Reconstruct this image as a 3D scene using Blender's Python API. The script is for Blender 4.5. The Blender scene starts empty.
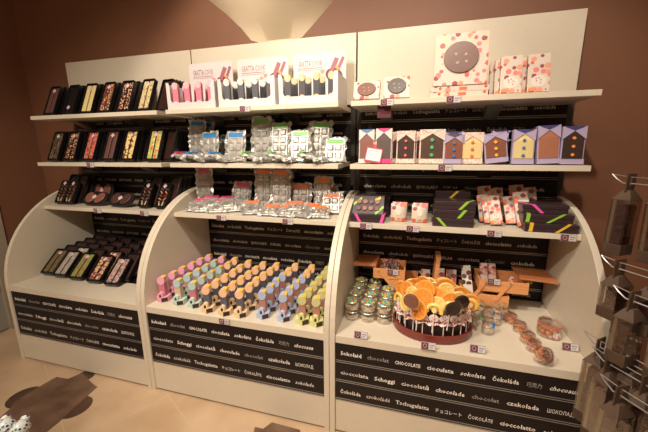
import bpy, math, random
from mathutils import Vector, Matrix, Euler
S = bpy.context.scene
COL = S.collection
random.seed(4)
PI = math.pi
# ------------------------------------------------------------------ camera
CX, CY, CZ, YAW, PITCH, ROLL, FPX = 2.3307, -1.7896, 1.2831, -.2802, -.2102, -.009, 324.5
def cam_axes():
    F = Vector((math.sin(YAW)*math.cos(PITCH), math.cos(YAW)*math.cos(PITCH), math.sin(PITCH)))
    R = Vector((math.cos(YAW), -math.sin(YAW), 0)); U = R.cross(F)
    c, s = math.cos(ROLL), math.sin(ROLL)
    return F, c*R+s*U, -s*R+c*U
F_, R_, U_ = cam_axes()
cam = bpy.data.cameras.new('camera'); co = bpy.data.objects.new('camera', cam); COL.objects.link(co)
cam.sensor_width = 36; cam.lens = FPX/648*36; cam.clip_start = .02
m = Matrix((R_, U_, -F_)).transposed().to_4x4(); m.translation = (CX, CY, CZ); co.matrix_world = m
S.camera = co
def on(u, v, z):          # point of the horizontal plane at height z that the photo shows at (u, v)
    d = F_ + R_*(u-324)/FPX - U_*(v-216)/FPX; t = (z-CZ)/d.z
    return CX+d.x*t, CY+d.y*t
def up(u, v, y):          # the same on the vertical plane at depth y -> x, z
    d = F_ + R_*(u-324)/FPX - U_*(v-216)/FPX; t = (y-CY)/d.y
    return CX+d.x*t, CZ+d.z*t
# ------------------------------------------------------------------ world, lights, exposure
w = bpy.data.worlds.new('world'); S.world = w; w.use_nodes = True
w.node_tree.nodes['Background'].inputs[0].default_value = (1, .86, .74, 1)
w.node_tree.nodes['Background'].inputs[1].default_value = .05
S.view_settings.view_transform = 'Standard'; S.view_settings.look = 'None'
S.view_settings.exposure = .12; S.view_settings.gamma = 1; S.view_settings.use_curve_mapping = False
def spot(x, y, z, tx, ty, tz, power, angle, blend, col, size=.04):
    l = bpy.data.lights.new('spot_light', 'SPOT'); l.energy = power; l.spot_size = math.radians(angle)
    l.spot_blend = blend; l.color = col; l.shadow_soft_size = size
    o = bpy.data.objects.new('spot_light', l); COL.objects.link(o); o.location = (x, y, z)
    o.rotation_euler = (Vector((tx, ty, tz))-Vector((x, y, z))).to_track_quat('-Z', 'Y').to_euler()
WARM = (1, .87, .72)
spot(2.35, -1.48, 2.62, 2.45, -.15, .7, 100, 84, .5, WARM)
spot(1.30, -1.55, 2.62, 1.55, -.1, 1.2, 66, 72, .35, WARM)
spot(1.2, -2.3, 2.62, 1.1, -.6, .2, 150, 96, .6, WARM)
spot(1.30, -.75, 2.20, 1.45, .05, 2.22, 11, 95, .9, WARM, .08)  # added fill spot below ceiling height, brightens the vault and upper wall
al = bpy.data.lights.new('ambient_fill', 'AREA'); al.shape = 'RECTANGLE'; al.size = 3.4; al.size_y = 2; al.energy = 32; al.color = (1, .88, .76)  # added soft area lamp, stands in for the general shop light
ao = bpy.data.objects.new('ambient_fill', al); COL.objects.link(ao); ao.location = (1.9, -2.6, 2.7)

# ------------------------------------------------------------------ materials
MATS = {}
def mat(name, col, rough=.5, metal=0, spec=.5, coat=0):
    if name in MATS: return MATS[name]
    m = bpy.data.materials.new(name); m.use_nodes = True; b = m.node_tree.nodes['Principled BSDF']
    b.inputs['Base Color'].default_value = (*col, 1); b.inputs['Roughness'].default_value = rough
    b.inputs['Metallic'].default_value = metal; b.inputs['Specular IOR Level'].default_value = spec
    b.inputs['Coat Weight'].default_value = coat
    MATS[name] = m; return m
def nodes(m): return m.node_tree.nodes, m.node_tree.links, m.node_tree.nodes['Principled BSDF']
def noisy(name, c1, c2, scale=8, rough=.5, stretch=(1, 1, 1), bump=0, detail=4, lo=.35, hi=.65, metal=0):
    m = mat(name, c1, rough, metal); n, l, b = nodes(m)
    tc = n.new('ShaderNodeTexCoord'); mp = n.new('ShaderNodeMapping'); mp.inputs['Scale'].default_value = stretch
    no = n.new('ShaderNodeTexNoise'); no.inputs['Scale'].default_value = scale; no.inputs['Detail'].default_value = detail
    cr = n.new('ShaderNodeValToRGB'); cr.color_ramp.elements[0].position = lo; cr.color_ramp.elements[1].position = hi
    cr.color_ramp.elements[0].color = (*c1, 1); cr.color_ramp.elements[1].color = (*c2, 1)
    l.new(tc.outputs['Object'], mp.inputs[0]); l.new(mp.outputs[0], no.inputs['Vector']); l.new(no.outputs['Fac'], cr.inputs[0])
    l.new(cr.outputs[0], b.inputs['Base Color'])
    if bump:
        bp = n.new('ShaderNodeBump'); bp.inputs['Strength'].default_value = bump; bp.inputs['Distance'].default_value = .01
        l.new(no.outputs['Fac'], bp.inputs['Height']); l.new(bp.outputs[0], b.inputs['Normal'])
    return m
def spotted(name, base, cols, scale=60, thr=.35, rough=.45, vary=1):
    """voronoi blobs of several colours on a base colour: toppings and printed dots"""
    m = mat(name, base, rough); n, l, b = nodes(m)
    tc = n.new('ShaderNodeTexCoord'); vo = n.new('ShaderNodeTexVoronoi'); vo.inputs['Scale'].default_value = scale
    vo.inputs['Randomness'].default_value = .7*vary
    lt = n.new('ShaderNodeMath'); lt.operation = 'LESS_THAN'; lt.inputs[1].default_value = thr
    cr = n.new('ShaderNodeValToRGB'); cr.color_ramp.interpolation = 'CONSTANT'
    while len(cr.color_ramp.elements) < len(cols): cr.color_ramp.elements.new(1)
    for i, c in enumerate(cols):
        cr.color_ramp.elements[i].position = i/len(cols); cr.color_ramp.elements[i].color = (*c, 1)
    sp = n.new('ShaderNodeSeparateColor'); mx = n.new('ShaderNodeMix'); mx.data_type = 'RGBA'
    mx.inputs[6].default_value = (*base, 1)
    l.new(tc.outputs['Object'], vo.inputs['Vector']); l.new(vo.outputs['Distance'], lt.inputs[0]); l.new(vo.outputs['Color'], sp.inputs[0])
    l.new(sp.outputs[0], cr.inputs[0]); l.new(lt.outputs[0], mx.inputs[0]); l.new(cr.outputs[0], mx.inputs[7]); l.new(mx.outputs[2], b.inputs['Base Color'])
    return m
def clear(name, tint=(1, 1, 1), gloss=.12, rough=.05, dens=.0, bump=0, blend=.35):
    """thin clear plastic or glass: mostly transparent with a sheen that grows at grazing angles"""
    m = bpy.data.materials.new(name); m.use_nodes = True; n = m.node_tree.nodes; l = m.node_tree.links; n.clear()
    out = n.new('ShaderNodeOutputMaterial'); tr = n.new('ShaderNodeBsdfTransparent'); tr.inputs[0].default_value = (*tint, 1)
    gl = n.new('ShaderNodeBsdfGlossy'); gl.inputs['Roughness'].default_value = rough; gl.inputs['Color'].default_value = (1, 1, 1, 1)
    lw = n.new('ShaderNodeLayerWeight'); lw.inputs[0].default_value = blend
    mr = n.new('ShaderNodeMapRange'); mr.inputs[3].default_value = gloss; mr.inputs[4].default_value = .85
    mx = n.new('ShaderNodeMixShader'); l.new(lw.outputs['Facing'], mr.inputs[0]); l.new(mr.outputs[0], mx.inputs[0])
    l.new(tr.outputs[0], mx.inputs[1]); l.new(gl.outputs[0], mx.inputs[2])
    if bump:
        no = n.new('ShaderNodeTexNoise'); no.inputs['Scale'].default_value = 45; bp = n.new('ShaderNodeBump')
        bp.inputs['Strength'].default_value = bump; bp.inputs['Distance'].default_value = .01
        tc = n.new('ShaderNodeTexCoord'); l.new(tc.outputs['Object'], no.inputs['Vector'])
        l.new(no.outputs['Fac'], bp.inputs['Height']); l.new(bp.outputs[0], gl.inputs['Normal']); l.new(bp.outputs[0], lw.inputs['Normal'])
    last = mx
    if dens:
        df = n.new('ShaderNodeBsdfDiffuse'); df.inputs[0].default_value = (.9, .9, .9, 1); m2 = n.new('ShaderNodeMixShader'); m2.inputs[0].default_value = dens
        l.new(mx.outputs[0], m2.inputs[1]); l.new(df.outputs[0], m2.inputs[2]); last = m2
    l.new(last.outputs[0], out.inputs[0]); MATS[name] = m; return m

cream = noisy('cream_laminate', (.635, .562, .442), (.65, .575, .453), 30, .42)
edge = mat('cream_edge_band', (.72, .63, .49), .45)
black = mat('black_slat', (.011, .007, .007), .4, spec=.3)
alu = mat('aluminium_line', (.42, .41, .40), .35, .8)
steel = mat('brushed_steel', (.55, .54, .52), .3, .9)
letter = mat('pale_lettering', (.85, .78, .70), .6)
lettert = mat('grey_lettering', (.42, .37, .33), .6)
wallm = noisy('brown_wall_paint', (.185, .077, .038), (.205, .086, .043), 3, .6)
white_wall = noisy('cream_plaster', (.76, .63, .44), (.80, .67, .48), 4, .8)
doorgrey = mat('grey_door_paint', (.30, .28, .25), .5)
trayblack = mat('black_plastic_tray', (.010, .009, .009), .3)
film = clear('clear_film', gloss=.006, rough=.06, bump=.05, blend=.12)
glass = clear('clear_glass', gloss=.10, rough=.03)
sticker = spotted('pale_pink_sticker', (.66, .48, .48), [(.55, .36, .38), (.7, .6, .58)], 90, .3, .5)
choc = mat('milk_chocolate', (.14, .052, .035), .4)
dark = mat('dark_chocolate', (.035, .014, .011), .35)
whitec = mat('white_chocolate', (.74, .60, .26), .45)
pink = mat('pink_card', (.72, .26, .36), .5)
white = mat('white_card', (.66, .62, .61), .5)
wood = noisy('beech_wood', (.62, .26, .09), (.74, .35, .14), 12, .45, (1, 1, 14))
foil = noisy('silver_foil', (.36, .345, .31), (.60, .58, .54), 28, .42, bump=.5, metal=.6)
paper = spotted('floral_paper', (.62, .54, .45), [(.62, .10, .06), (.75, .28, .18), (.30, .05, .06), (.78, .55, .35), (.70, .20, .18)], 40, .45, .5)
kraft = noisy('kraft_board', (.055, .030, .017), (.085, .048, .027), 20, .6)

# ------------------------------------------------------------------ mesh builder
class MB:
    def __init__(s): s.v = []; s.f = []; s.m = []; s.M = Matrix.Identity(4)
    def at(s, x=0, y=0, z=0, rx=0, ry=0, rz=0):
        s.M = Matrix.Translation((x, y, z)) @ Euler((rx, ry, rz)).to_matrix().to_4x4(); return s
    def add(s, vs, fs, mi=0):
        b = len(s.v); s.v += [tuple(s.M @ Vector(p)) for p in vs]; s.f += [tuple(i+b for i in f) for f in fs]; s.m += [mi]*len(fs); return s
    def box(s, x0, x1, y0, y1, z0, z1, mi=0):
        return s.add([(x0,y0,z0),(x1,y0,z0),(x1,y1,z0),(x0,y1,z0),(x0,y0,z1),(x1,y0,z1),(x1,y1,z1),(x0,y1,z1)],
              [(0,3,2,1),(4,5,6,7),(0,1,5,4),(1,2,6,5),(2,3,7,6),(3,0,4,7)], mi)
    def prism(s, pts, y0, y1, mi=0):     # outline in XZ (counter-clockwise seen from -Y) pushed along Y
        n = len(pts)
        return s.add([(x,y0,z) for x,z in pts]+[(x,y1,z) for x,z in pts],
              [tuple(range(n)), tuple(range(2*n-1,n-1,-1))]+[(i,i+n,(i+1)%n+n,(i+1)%n) for i in range(n)], mi)
    def prismz(s, pts, z0, z1, mi=0):
        n = len(pts)
        return s.add([(x,y,z0) for x,y in pts]+[(x,y,z1) for x,y in pts],
              [tuple(range(n-1,-1,-1)), tuple(range(n,2*n))]+[(i,(i+1)%n,(i+1)%n+n,i+n) for i in range(n)], mi)
    def lathe(s, prof, seg=16, mi=0, sx=1, sy=1, caps=True):
        vs = []; fs = []
        for r, z in prof:
            vs += [(r*sx*math.cos(2*PI*i/seg), r*sy*math.sin(2*PI*i/seg), z) for i in range(seg)]
        for k in range(len(prof)-1):
            for i in range(seg):
                j = (i+1)%seg; fs.append((k*seg+i, k*seg+j, (k+1)*seg+j, (k+1)*seg+i))
        if caps and prof[0][0] > 1e-6: fs.append(tuple(range(seg-1,-1,-1)))
        if caps and prof[-1][0] > 1e-6: fs.append(tuple(range((len(prof)-1)*seg, len(prof)*seg)))
        return s.add(vs, fs, mi)
    def tube(s, pts, r, seg=6, mi=0):
        pts = [Vector(p) for p in pts]; vs = []; fs = []
        for k, p in enumerate(pts):
            d = (pts[min(k+1,len(pts)-1)]-pts[max(k-1,0)]).normalized()
            a = d.cross(Vector((0,0,1)) if abs(d.z) < .9 else Vector((1,0,0))).normalized(); b = d.cross(a)
            vs += [tuple(p+a*r*math.cos(2*PI*i/seg)+b*r*math.sin(2*PI*i/seg)) for i in range(seg)]
        for k in range(len(pts)-1):
            for i in range(seg):
                j = (i+1)%seg; fs.append((k*seg+i, k*seg+j, (k+1)*seg+j, (k+1)*seg+i))
        fs += [tuple(range(seg-1,-1,-1)), tuple(range((len(pts)-1)*seg, len(pts)*seg))]
        return s.add(vs, fs, mi)
    def torus(s, R, r, seg=20, ss=6, mi=0, a0=0, a1=2*PI):   # ring in the XZ plane
        n = seg; vs = []; fs = []; closed = abs(a1-a0-2*PI) < 1e-6
        cnt = n if closed else n+1
        for i in range(cnt):
            a = a0+(a1-a0)*i/n
            for j in range(ss):
                b = 2*PI*j/ss; q = R+r*math.cos(b); vs.append((q*math.cos(a), r*math.sin(b), q*math.sin(a)))
        for i in range(n if closed else n):
            for j in range(ss):
                i2 = (i+1)%cnt; fs.append((i*ss+j, i2*ss+j, i2*ss+(j+1)%ss, i*ss+(j+1)%ss))
        return s.add(vs, fs, mi)
    def mesh(s, name, mats, smooth=False):
        me = bpy.data.meshes.new(name); me.from_pydata(s.v, [], s.f)
        for mm in (mats if isinstance(mats, (list, tuple)) else [mats]): me.materials.append(mm)
        me.polygons.foreach_set('material_index', s.m)
        if smooth: me.polygons.foreach_set('use_smooth', [True]*len(s.f))
        me.update()
        import bmesh
        bm = bmesh.new(); bm.from_mesh(me); bmesh.ops.recalc_face_normals(bm, faces=bm.faces); bm.to_mesh(me); bm.free()
        return me
    def build(s, name, mats, parent=None, smooth=False, bevel=0, seg=2):
        o = bpy.data.objects.new(name, s.mesh(name, mats, smooth)); COL.objects.link(o); o.parent = parent
        if bevel:
            b = o.modifiers.new('bevel', 'BEVEL'); b.width = bevel; b.segments = seg; b.limit_method = 'ANGLE'; b.angle_limit = .6
        if smooth:
            try: o.data.set_sharp_from_angle(angle=math.radians(40))
            except Exception: pass
        return o
def roundrect(w, h, r, x0=0, z0=0, n=5):    # centred on x0, from z0 up
    P = []
    for cx, cz, a in ((x0+w/2-r, z0+r, -90), (x0+w/2-r, z0+h-r, 0), (x0-w/2+r, z0+h-r, 90), (x0-w/2+r, z0+r, 180)):
        P += [(cx+r*math.cos(math.radians(a+90*i/n)), cz+r*math.sin(math.radians(a+90*i/n))) for i in range(n+1)]
    return P
def ell(rx, rz, cx=0, cz=0, n=16): return [(cx+rx*math.cos(2*PI*i/n), cz+rz*math.sin(2*PI*i/n)) for i in range(n)]
def empty(name, loc=(0,0,0), rot=(0,0,0)):
    o = bpy.data.objects.new(name, None); COL.objects.link(o); o.location = loc; o.rotation_euler = rot
    o.empty_display_size = .02; return o
def tag(o, label, cat, group=None):
    o['label'] = label; o['category'] = cat
    if group: o['group'] = group
    return o
def struct(o): o['kind'] = 'structure'; return o
def clone(root, loc, rot, label, group=None, scale=None):
    r = root.copy(); COL.objects.link(r); r.location = loc; r.rotation_euler = rot; r['label'] = label
    if group: r['group'] = group
    if scale: r.scale = scale
    for ch in list(root.children):
        c = ch.copy(); COL.objects.link(c); c.parent = r
        for g in ch.children:
            d = g.copy(); COL.objects.link(d); d.parent = c
    return r
class Kind:      # the first call places the prototype itself, later calls copy it
    def __init__(s, make): s.make = make; s.proto = None
    def put(s, loc, rot, label, group=None, scale=None):
        if s.proto is None:
            s.proto = s.make(); r = s.proto; r.location = loc; r.rotation_euler = rot; r['label'] = label
            if group: r['group'] = group
            if scale: r.scale = scale
            return r
        return clone(s.proto, loc, rot, label, group, scale)
ORD = ['first', 'second', 'third', 'fourth', 'fifth', 'sixth', 'seventh', 'eighth', 'ninth', 'tenth']
def text_raw(t, size, off=0, shear=0, sp=1):
    cu = bpy.data.curves.new('t', 'FONT'); cu.body = t; cu.size = size; cu.offset = off; cu.shear = shear; cu.space_character = sp
    cu.resolution_u = 1; cu.align_x = 'LEFT'
    o = bpy.data.objects.new('t', cu); COL.objects.link(o)
    dg = bpy.context.evaluated_depsgraph_get(); dg.update()
    me = bpy.data.meshes.new_from_object(o.evaluated_get(dg))
    vs = [v.co.copy() for v in me.vertices]; fs = [tuple(p.vertices) for p in me.polygons]
    bpy.data.objects.remove(o); bpy.data.curves.remove(cu); bpy.data.meshes.remove(me)
    return vs, fs
def add_text(mb, t, x, z, width, height, y=0, mi=0, **k):   # laid in XZ, left edge x, baseline z, scaled to width
    vs, fs = text_raw(t, 1, **k)
    if not vs: return
    x0 = min(v.x for v in vs); x1 = max(v.x for v in vs); s = width/(x1-x0)
    mb.add([(x+(v.x-x0)*s, y, z+v.y*height/.72) for v in vs], fs, mi)

# ------------------------------------------------------------------ dimensions of the three units
H, Z1, Z2, Z3, ZC, ZB = 1.852, 1.482, 1.203, .929, .492, .173
D1, D2, D3, DC, T = .290, .299, .309, .575, .026
WALLY = .055
# ------------------------------------------------------------------ the room
fm = noisy('sandstone_tiles', (.46, .31, .185), (.58, .42, .27), 3.5, .38, bump=.05)
n, l, b = nodes(fm)
tc = n.new('ShaderNodeTexCoord'); mp = n.new('ShaderNodeMapping'); mp.inputs['Rotation'].default_value = (0, 0, math.radians(28)); mp.inputs['Scale'].default_value = (1, 1, 1)
br = n.new('ShaderNodeTexBrick'); br.inputs['Scale'].default_value = 1; br.inputs['Brick Width'].default_value = .42; br.inputs['Row Height'].default_value = .42
br.inputs['Mortar Size'].default_value = .0022; br.offset = .0; br.inputs['Mortar Smooth'].default_value = .3
mx = n.new('ShaderNodeMix'); mx.data_type = 'RGBA'; mx.inputs[7].default_value = (.57, .43, .27, 1)
src = b.inputs['Base Color'].links[0].from_socket
l.new(tc.outputs['Object'], mp.inputs[0]); l.new(mp.outputs[0], br.inputs['Vector']); l.new(br.outputs['Fac'], mx.inputs[0])
l.new(src, mx.inputs[6]); l.new(mx.outputs[2], b.inputs['Base Color'])
struct(MB().box(-.7, 5, -4.6, WALLY+.1, -.05, 0).build('floor', fm))
inl = noisy('brown_marble', (.105, .058, .036), (.19, .11, .068), 9, .35, bump=.05)
def inlay(shapes):
    o = MB()
    for q, P in enumerate(shapes): o.prismz(P, 0, .0006+.0004*q)
    return struct(o.build('trim_1' if shapes is A_ else 'trim_2', inl))
def fl(pts): return [on(u, v, 0) for u, v in pts]
def circ(c, r, n=24): return [(c[0]+r*math.cos(2*PI*i/n), c[1]+r*math.sin(2*PI*i/n)) for i in range(n)]
def ccw(P):
    a = sum(P[i][0]*P[(i+1)%len(P)][1]-P[(i+1)%len(P)][0]*P[i][1] for i in range(len(P))); return P if a > 0 else P[::-1]
inl2 = noisy('dark_brown_marble', (.055, .028, .018), (.10, .055, .035), 5, .35, bump=.05)
o = MB()
for q, (u, v, r) in enumerate([(25, 397, .078), (75, 407, .075), (85, 376, .05)]): o.prismz(circ(on(u, v, 0), r), 0, .0004+.0002*q)
struct(o.build('trim_1', inl2))
struct(MB().prismz(ccw(fl([(-4, 421), (10, 409), (14, 402), (44, 384), (56.5, 377), (68, 379), (82, 373), (93, 384), (97.5, 387), (87.6, 396), (58, 423), (42, 436), (-4, 445)])), 0, .0014).build('trim_2', inl))
struct(MB().prismz(ccw(fl([(254, 431), (255, 427), (263, 429), (272, 422.5), (300, 430), (303, 445), (256, 445)])), 0, .0014).build('trim_5', inl))
struct(MB().box(-.7, 5, WALLY, WALLY+.1, 0, 2.8).build('wall_back', wallm))
LW = -.47
struct(MB().box(LW-.1, LW, -.30, WALLY, 0, 2.8).box(LW-.1, LW, -1.35, -.30, 2.05, 2.8).box(LW-.1, LW, -4.6, -1.35, 0, 2.8).build('wall_left', wallm))
struct(MB().box(5, 5.1, -4.6, WALLY, 0, 2.8).build('wall_right', wallm))
struct(MB().box(-.7, 5, -4.7, -4.6, 0, 2.8).build('wall_front', white_wall))
struct(MB().box(-.7, 5.1, -4.6, WALLY+.1, 2.8, 2.9).build('ceiling', white_wall))
d = MB().box(LW-.05, LW-.015, -1.30, -.355, .01, 2.0).build('door_1', doorgrey); struct(d)
MB().box(LW-.015, LW-.008, -.375, -.358, .30, .42).build('hinge', steel, d)
MB().box(LW-.02, LW+.03, -1.2, -1.17, .95, 1.1).build('door_handle', steel, d)
struct(MB().box(LW-.05, LW+.012, -.355, -.275, 0, 2.05).box(LW-.05, LW+.012, -1.36, -1.29, 0, 2.05).box(LW-.05, LW+.012, -1.29, -.355, 2.0, 2.05).build('trim_3', mat('door_frame_paint', (.36, .30, .21), .5)))
# vault springing: the white pendentive between two brown lunettes
mb = MB(); rows = []
XC = 1.545
for i in range(15):
    z = 1.62+i*.084; t = z-1.62
    wd = .06+.1*t+1.28*t*t; dp = .010 if z < 1.87 else .010+1.15*(z-1.87)
    rows.append([(XC+wd*a, WALLY+.004-dp*(1-abs(a)**1.5), z) for a in [-1+2*j/12 for j in range(13)]])
vs = [p for r in rows for p in r]; fs = []
for i in range(14):
    for j in range(12): k = i*13+j; fs.append((k, k+1, k+14, k+13))
mb.add(vs, fs); struct(mb.build('trim_4', white_wall, None, True))

# ------------------------------------------------------------------ lettering rows
R1 = [('\u0161okolaid', .03, 0, 0), ('chocolat', 0, 0, 1), ('CHOCOLATE', .03, 0, 0), ('cioculata', .02, 0, 0), ('sokolate', .015, .2, 0), ('\u010dokol\u00e1da', .02, 0, 0), ('\u5de7\u514b\u529b', 0, 0, 1), ('chocoaua', .02, .4, 0)]
R2 = [('cioccolata', .005, 0, 0), ('Schoggi', .035, 0, 0), ('ciocolat\u0103', .01, 0, 0), ('chocolade', .02, .1, 0), ('chocolat', 0, 0, 1), ('czekolada', .02, 0, 0), ('\u0428\u041e\u041a\u041e\u041b\u0410\u0414', .0, 0, 0)]
R3 = [('\u010dokol\u00e1da', .02, 0, 0), ('csokol\u00e1d\u00e9', .0, .2, 0), ('Tschugalatta', .015, 0, 0), ('\u30c1\u30e7\u30b3\u30ec\u30fc\u30c8', 0, 0, 0), ('\u010cOKOL\u0100TE', .01, 0, 0), ('cioccolatto', .03, 0, 0), ('sokolade', .01, .2, 0)]
R4 = [('chocolatta', .015, 0, 0), ('chokolade', .0, .4, 0), ('SJOKOLADE', .01, 0, 0), ('SUKLAA', .02, 0, 0), ('ciocolata', .0, 0, 0), ('Chocolat', .005, .5, 1), ('csokolada', .02, 0, 0)]
ROWG = []
for words in (R1, R2, R3, R4):
    mb = MB(); n = len(words); tot = .90; wts = [len(t)*(1.5 if ord(t[0]) > 0x3000 else 1)+2.2 for t, *_ in words]; k = tot/sum(wts); x = .045
    for (t, off, sh, thin), wt in zip(words, wts):
        add_text(mb, t, x, .040, (wt-2.2)*k, .016 if t.upper() == t else .019, -.0008, 1+thin, off=off*.6, shear=sh)
        x += wt*k
    ROWG.append(mb)
def slat(z0, z1, y, i, row, parent):
    x0, x1 = i+T+.002, i+1-T-.002
    mb = MB().box(x0, x1, y, y+.014, z0+.001, z1-.001)
    if z1-z0 > .07:
        g = ROWG[row]; nb = len(mb.v)
        mb.v += [(a+i+.005, b+y, c+z0) for a, b, c in g.v]; mb.f += [tuple(q+nb for q in f) for f in g.f]; mb.m += g.m
    o = mb.build('slat_panel', [black, letter, lettert], parent)
    MB().box(x0, x1, y-.0015, y+.002, z0+.002, z0+.0048).box(x0, x1, y-.0015, y+.002, z0+.0105, z0+.0133).build('rail', alu, o)
    return o
def make_unit(i, label):
    u = empty('display_unit', (0, 0, 0)); tag(u, label, 'shelving unit', 'cream chocolate display units along the wall')
    # header and uprights
    MB().box(i+.004, i+.996, 0, .018, 1.502, H).build('header_panel', cream, u, bevel=.001)
    for x in (i+.003, i+.997-.012): MB().box(x, x+.012, .018, .04, 0, H-.01).build('upright', mat('grey_upright', (.10, .09, .085), .4, .6), u)
    MB().box(i+.016, i+.984, .03, .04, .02, 1.5).build('back_board', black, u)
    for xa, xb in ((i+.004, i+T+.001), (i+1-T-.001, i+.996)): MB().box(xa, xb, .0, .016, Z3+.14, 1.5).build('slotted_rail', mat('dark_rail', (.06, .055, .05), .4, .6), u)
    zs = [.449+.0955*k for k in range(12)]
    order = [1, 0, 3, 2, 1, 0, 3, 2, 1, 0, 2]
    for k in range(11): slat(max(zs[k], ZC-.02), min(zs[k+1], 1.4995), 0, i, order[k], u)
    # curved sides
    for x in (i, i+1-T):
        P = [(.0, 0)]+[(-DC-.004, 0), (-DC-.004, ZC-.02)]+[(-(DC+.004)*math.cos(a), ZC-.02+(DC-.005)*math.sin(a)) for a in [PI/2*j/18 for j in range(1, 19)]]
        o = MB()
        nP = len(P)
        o.add([(x+.001, y, z) for y, z in P]+[(x+T-.001, y, z) for y, z in P], [tuple(range(nP)), tuple(range(2*nP-1, nP-1, -1))]+[(j, j+nP, (j+1)%nP+nP, (j+1)%nP) for j in range(nP)])
        o.build('side_panel', cream, u, bevel=.0015)
    for z, dd, s in ((Z1, D1, .0286), (Z2, D2, .0286), (Z3, D3, T+.001)):
        sh = MB().box(i+s, i+1-s, -dd, -.001, z-.022, z).build('shelf', cream, u, bevel=.001)
        if z != Z3:
            for bx in (i+.135, i+.62): MB().add([(q_, y_, w_) for q_ in (bx, bx+.06) for y_, w_ in ((-.13, z-.023), (-.004, z-.023), (-.004, z-.078), (-.012, z-.078))], [(0, 1, 2, 3), (7, 6, 5, 4), (0, 4, 5, 1), (1, 5, 6, 2), (2, 6, 7, 3), (3, 7, 4, 0)]).build('bracket', steel, sh)
    MB().box(i+T, i+1-T, -DC+.002, 0, ZC-.034, ZC).build('counter', cream, u, bevel=.001)
    h = (ZC-.034-ZB)/3
    for k in range(3): slat(ZB+h*(2-k), ZB+h*(3-k), -DC+.003, i, [0, 1, 2][k], u)
    MB().box(i+T, i+1-T, -DC+.004, -DC+.02, .012, ZB).build('kick_panel', cream, u)
    MB().box(i+T, i+1-T, -DC+.03, -DC+.045, 0, .012).build('plinth', black, u)
    return u
make_unit(0, 'left cream display unit with curved sides holding black trays of chocolate bars')
make_unit(1, 'middle cream display unit with silver wrapped bars and rows of small pastel graters')
make_unit(2, 'right cream display unit with boxed chocolates, jars and a basket of lollipops')
exec_after = []

# ------------------------------------------------------------------ price tags
burg = mat('burgundy_tag', (.14, .035, .055), .4); pale = mat('pale_tag', (.60, .55, .55), .4)
def make_tag():
    t = empty('price_tag'); t['category'] = 'price tag'
    MB().box(-.028, .028, -.004, 0, -.026, .002).build('holder', mat('clear_grey_plastic', (.42, .34, .36), .2), t)
    MB().box(-.026, 0, -.0052, -.004, -.024, 0).build('logo_panel', burg, t)
    q = MB().box(.001, .026, -.0052, -.004, -.024, 0).build('price_panel', pale, t)
    MB().box(.004, .022, -.0058, -.0052, -.010, -.006).box(.004, .018, -.0058, -.0052, -.018, -.015).build('print', mat('grey_print', (.25, .22, .24), .6), q)
    MB().at(-.013, -.0052, -.012).torus(.007, .0012, 12, 4).build('emblem', mat('pale_emblem', (.5, .35, .36), .5), t)
    return t
tagK = Kind(make_tag)
TG = 'burgundy and white price tags on the shelf edges'
for u, y, z, lab in [(91, -D2, Z2, 'under the red-topped tray on the left middle shelf'), (100, -D3, Z3, 'beneath the twin heart trays of the left unit'), (146, -D3, Z3, 'beneath the figure trays of the left unit'),
                     (245, -D1, Z1, 'under the middle grater display carton'), (222, -D3, Z3, 'below the lying silver bars of the middle unit'), (288, -D3, Z3, 'below the orange-banded silver bars'),
                     (225, -DC, ZC, 'on the counter edge below the pastel graters'), (387, -D1, Z1, 'under the two small round-window boxes'), (453, -D1, Z1, 'under the big round-window box'),
                     (445, -D2, Z2, 'under the shirt-shaped boxes'), (366, -D3, Z3, 'under the praline window box'), (413, -D3, Z3, 'under the small floral pouches'),
                     (495, -D3, Z3, 'under the floral bar pile'), (570, -D3, Z3, 'under the ribboned boxes at the right end')]:
    vy = {Z1: 105, Z2: 166, Z3: 225, ZC: 325}[z]
    x, _ = up(u, vy, y)
    tagK.put((x, y-.0005, z-.001), (0, 0, 0), 'price tag '+lab, TG)
for u, v, lab in [(361, 338, 'standing before the sprinkle jars'), (428, 349, 'leaning on the lollipop basket'), (477, 352, 'standing before the small bottles')]:
    x, y = on(u, v, ZC); tagK.put((x, y, ZC+.028), (-.3, 0, 0), 'price tag '+lab, TG)
x, y = on(569, 350, ZC); tagK.put((min(x, 2.94), y, ZC+.028), (-.3, 0, 0), 'small burgundy and white price tag before the large clip jar', TG)

# ------------------------------------------------------------------ unit 1: black trays of chocolate
def tray_body(mb, w, L, t=.022):
    mb.prism(roundrect(w, L, .012), -t*.55, 0); O = roundrect(w, L, .012); I = roundrect(w-.012, L-.012, .008, 0, .006); n = len(O)
    mb.add([(x, -t, z) for x, z in O]+[(x, -t, z) for x, z in I]+[(x, -t*.55, z) for x, z in O]+[(x, -t*.55, z) for x, z in I],
           [(i, (i+1)%n, n+(i+1)%n, n+i) for i in range(n)]+[(i, 2*n+i, 2*n+(i+1)%n, (i+1)%n) for i in range(n)]+[(n+i, n+(i+1)%n, 3*n+(i+1)%n, 3*n+i) for i in range(n)])
TW, TL = .088, .200
def make_bar_tray(fill, low=False, solid=False):
    def f():
        t = empty('chocolate_tray'); t['category'] = 'tray of chocolate'
        mb = MB(); tray_body(mb, TW, TL); mb.build('tray', trayblack, t)
        if not solid:
            for s in (-1, 1): MB().box(s*.019-.0145, s*.019+.0145, -.0205, -.0122, .016, TL-.014).build('chocolate_bar', fill, t, bevel=.003)
        z = .045 if low else TL-.035
        if solid and not low: MB().box(-.034, .034, -.0165, -.0122, .012, TL-.012).build('dark_bars', dark, t, bevel=.003)
        else: MB().at(0, -.0225, z, 0, PI/4, 0).box(-.0105, .0105, -.0004, .0006, -.0105, .0105).build('sticker', sticker, t)
        return t
    return f
choc_l = mat('cocoa_bar', (.12, .05, .04), .4)
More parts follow.
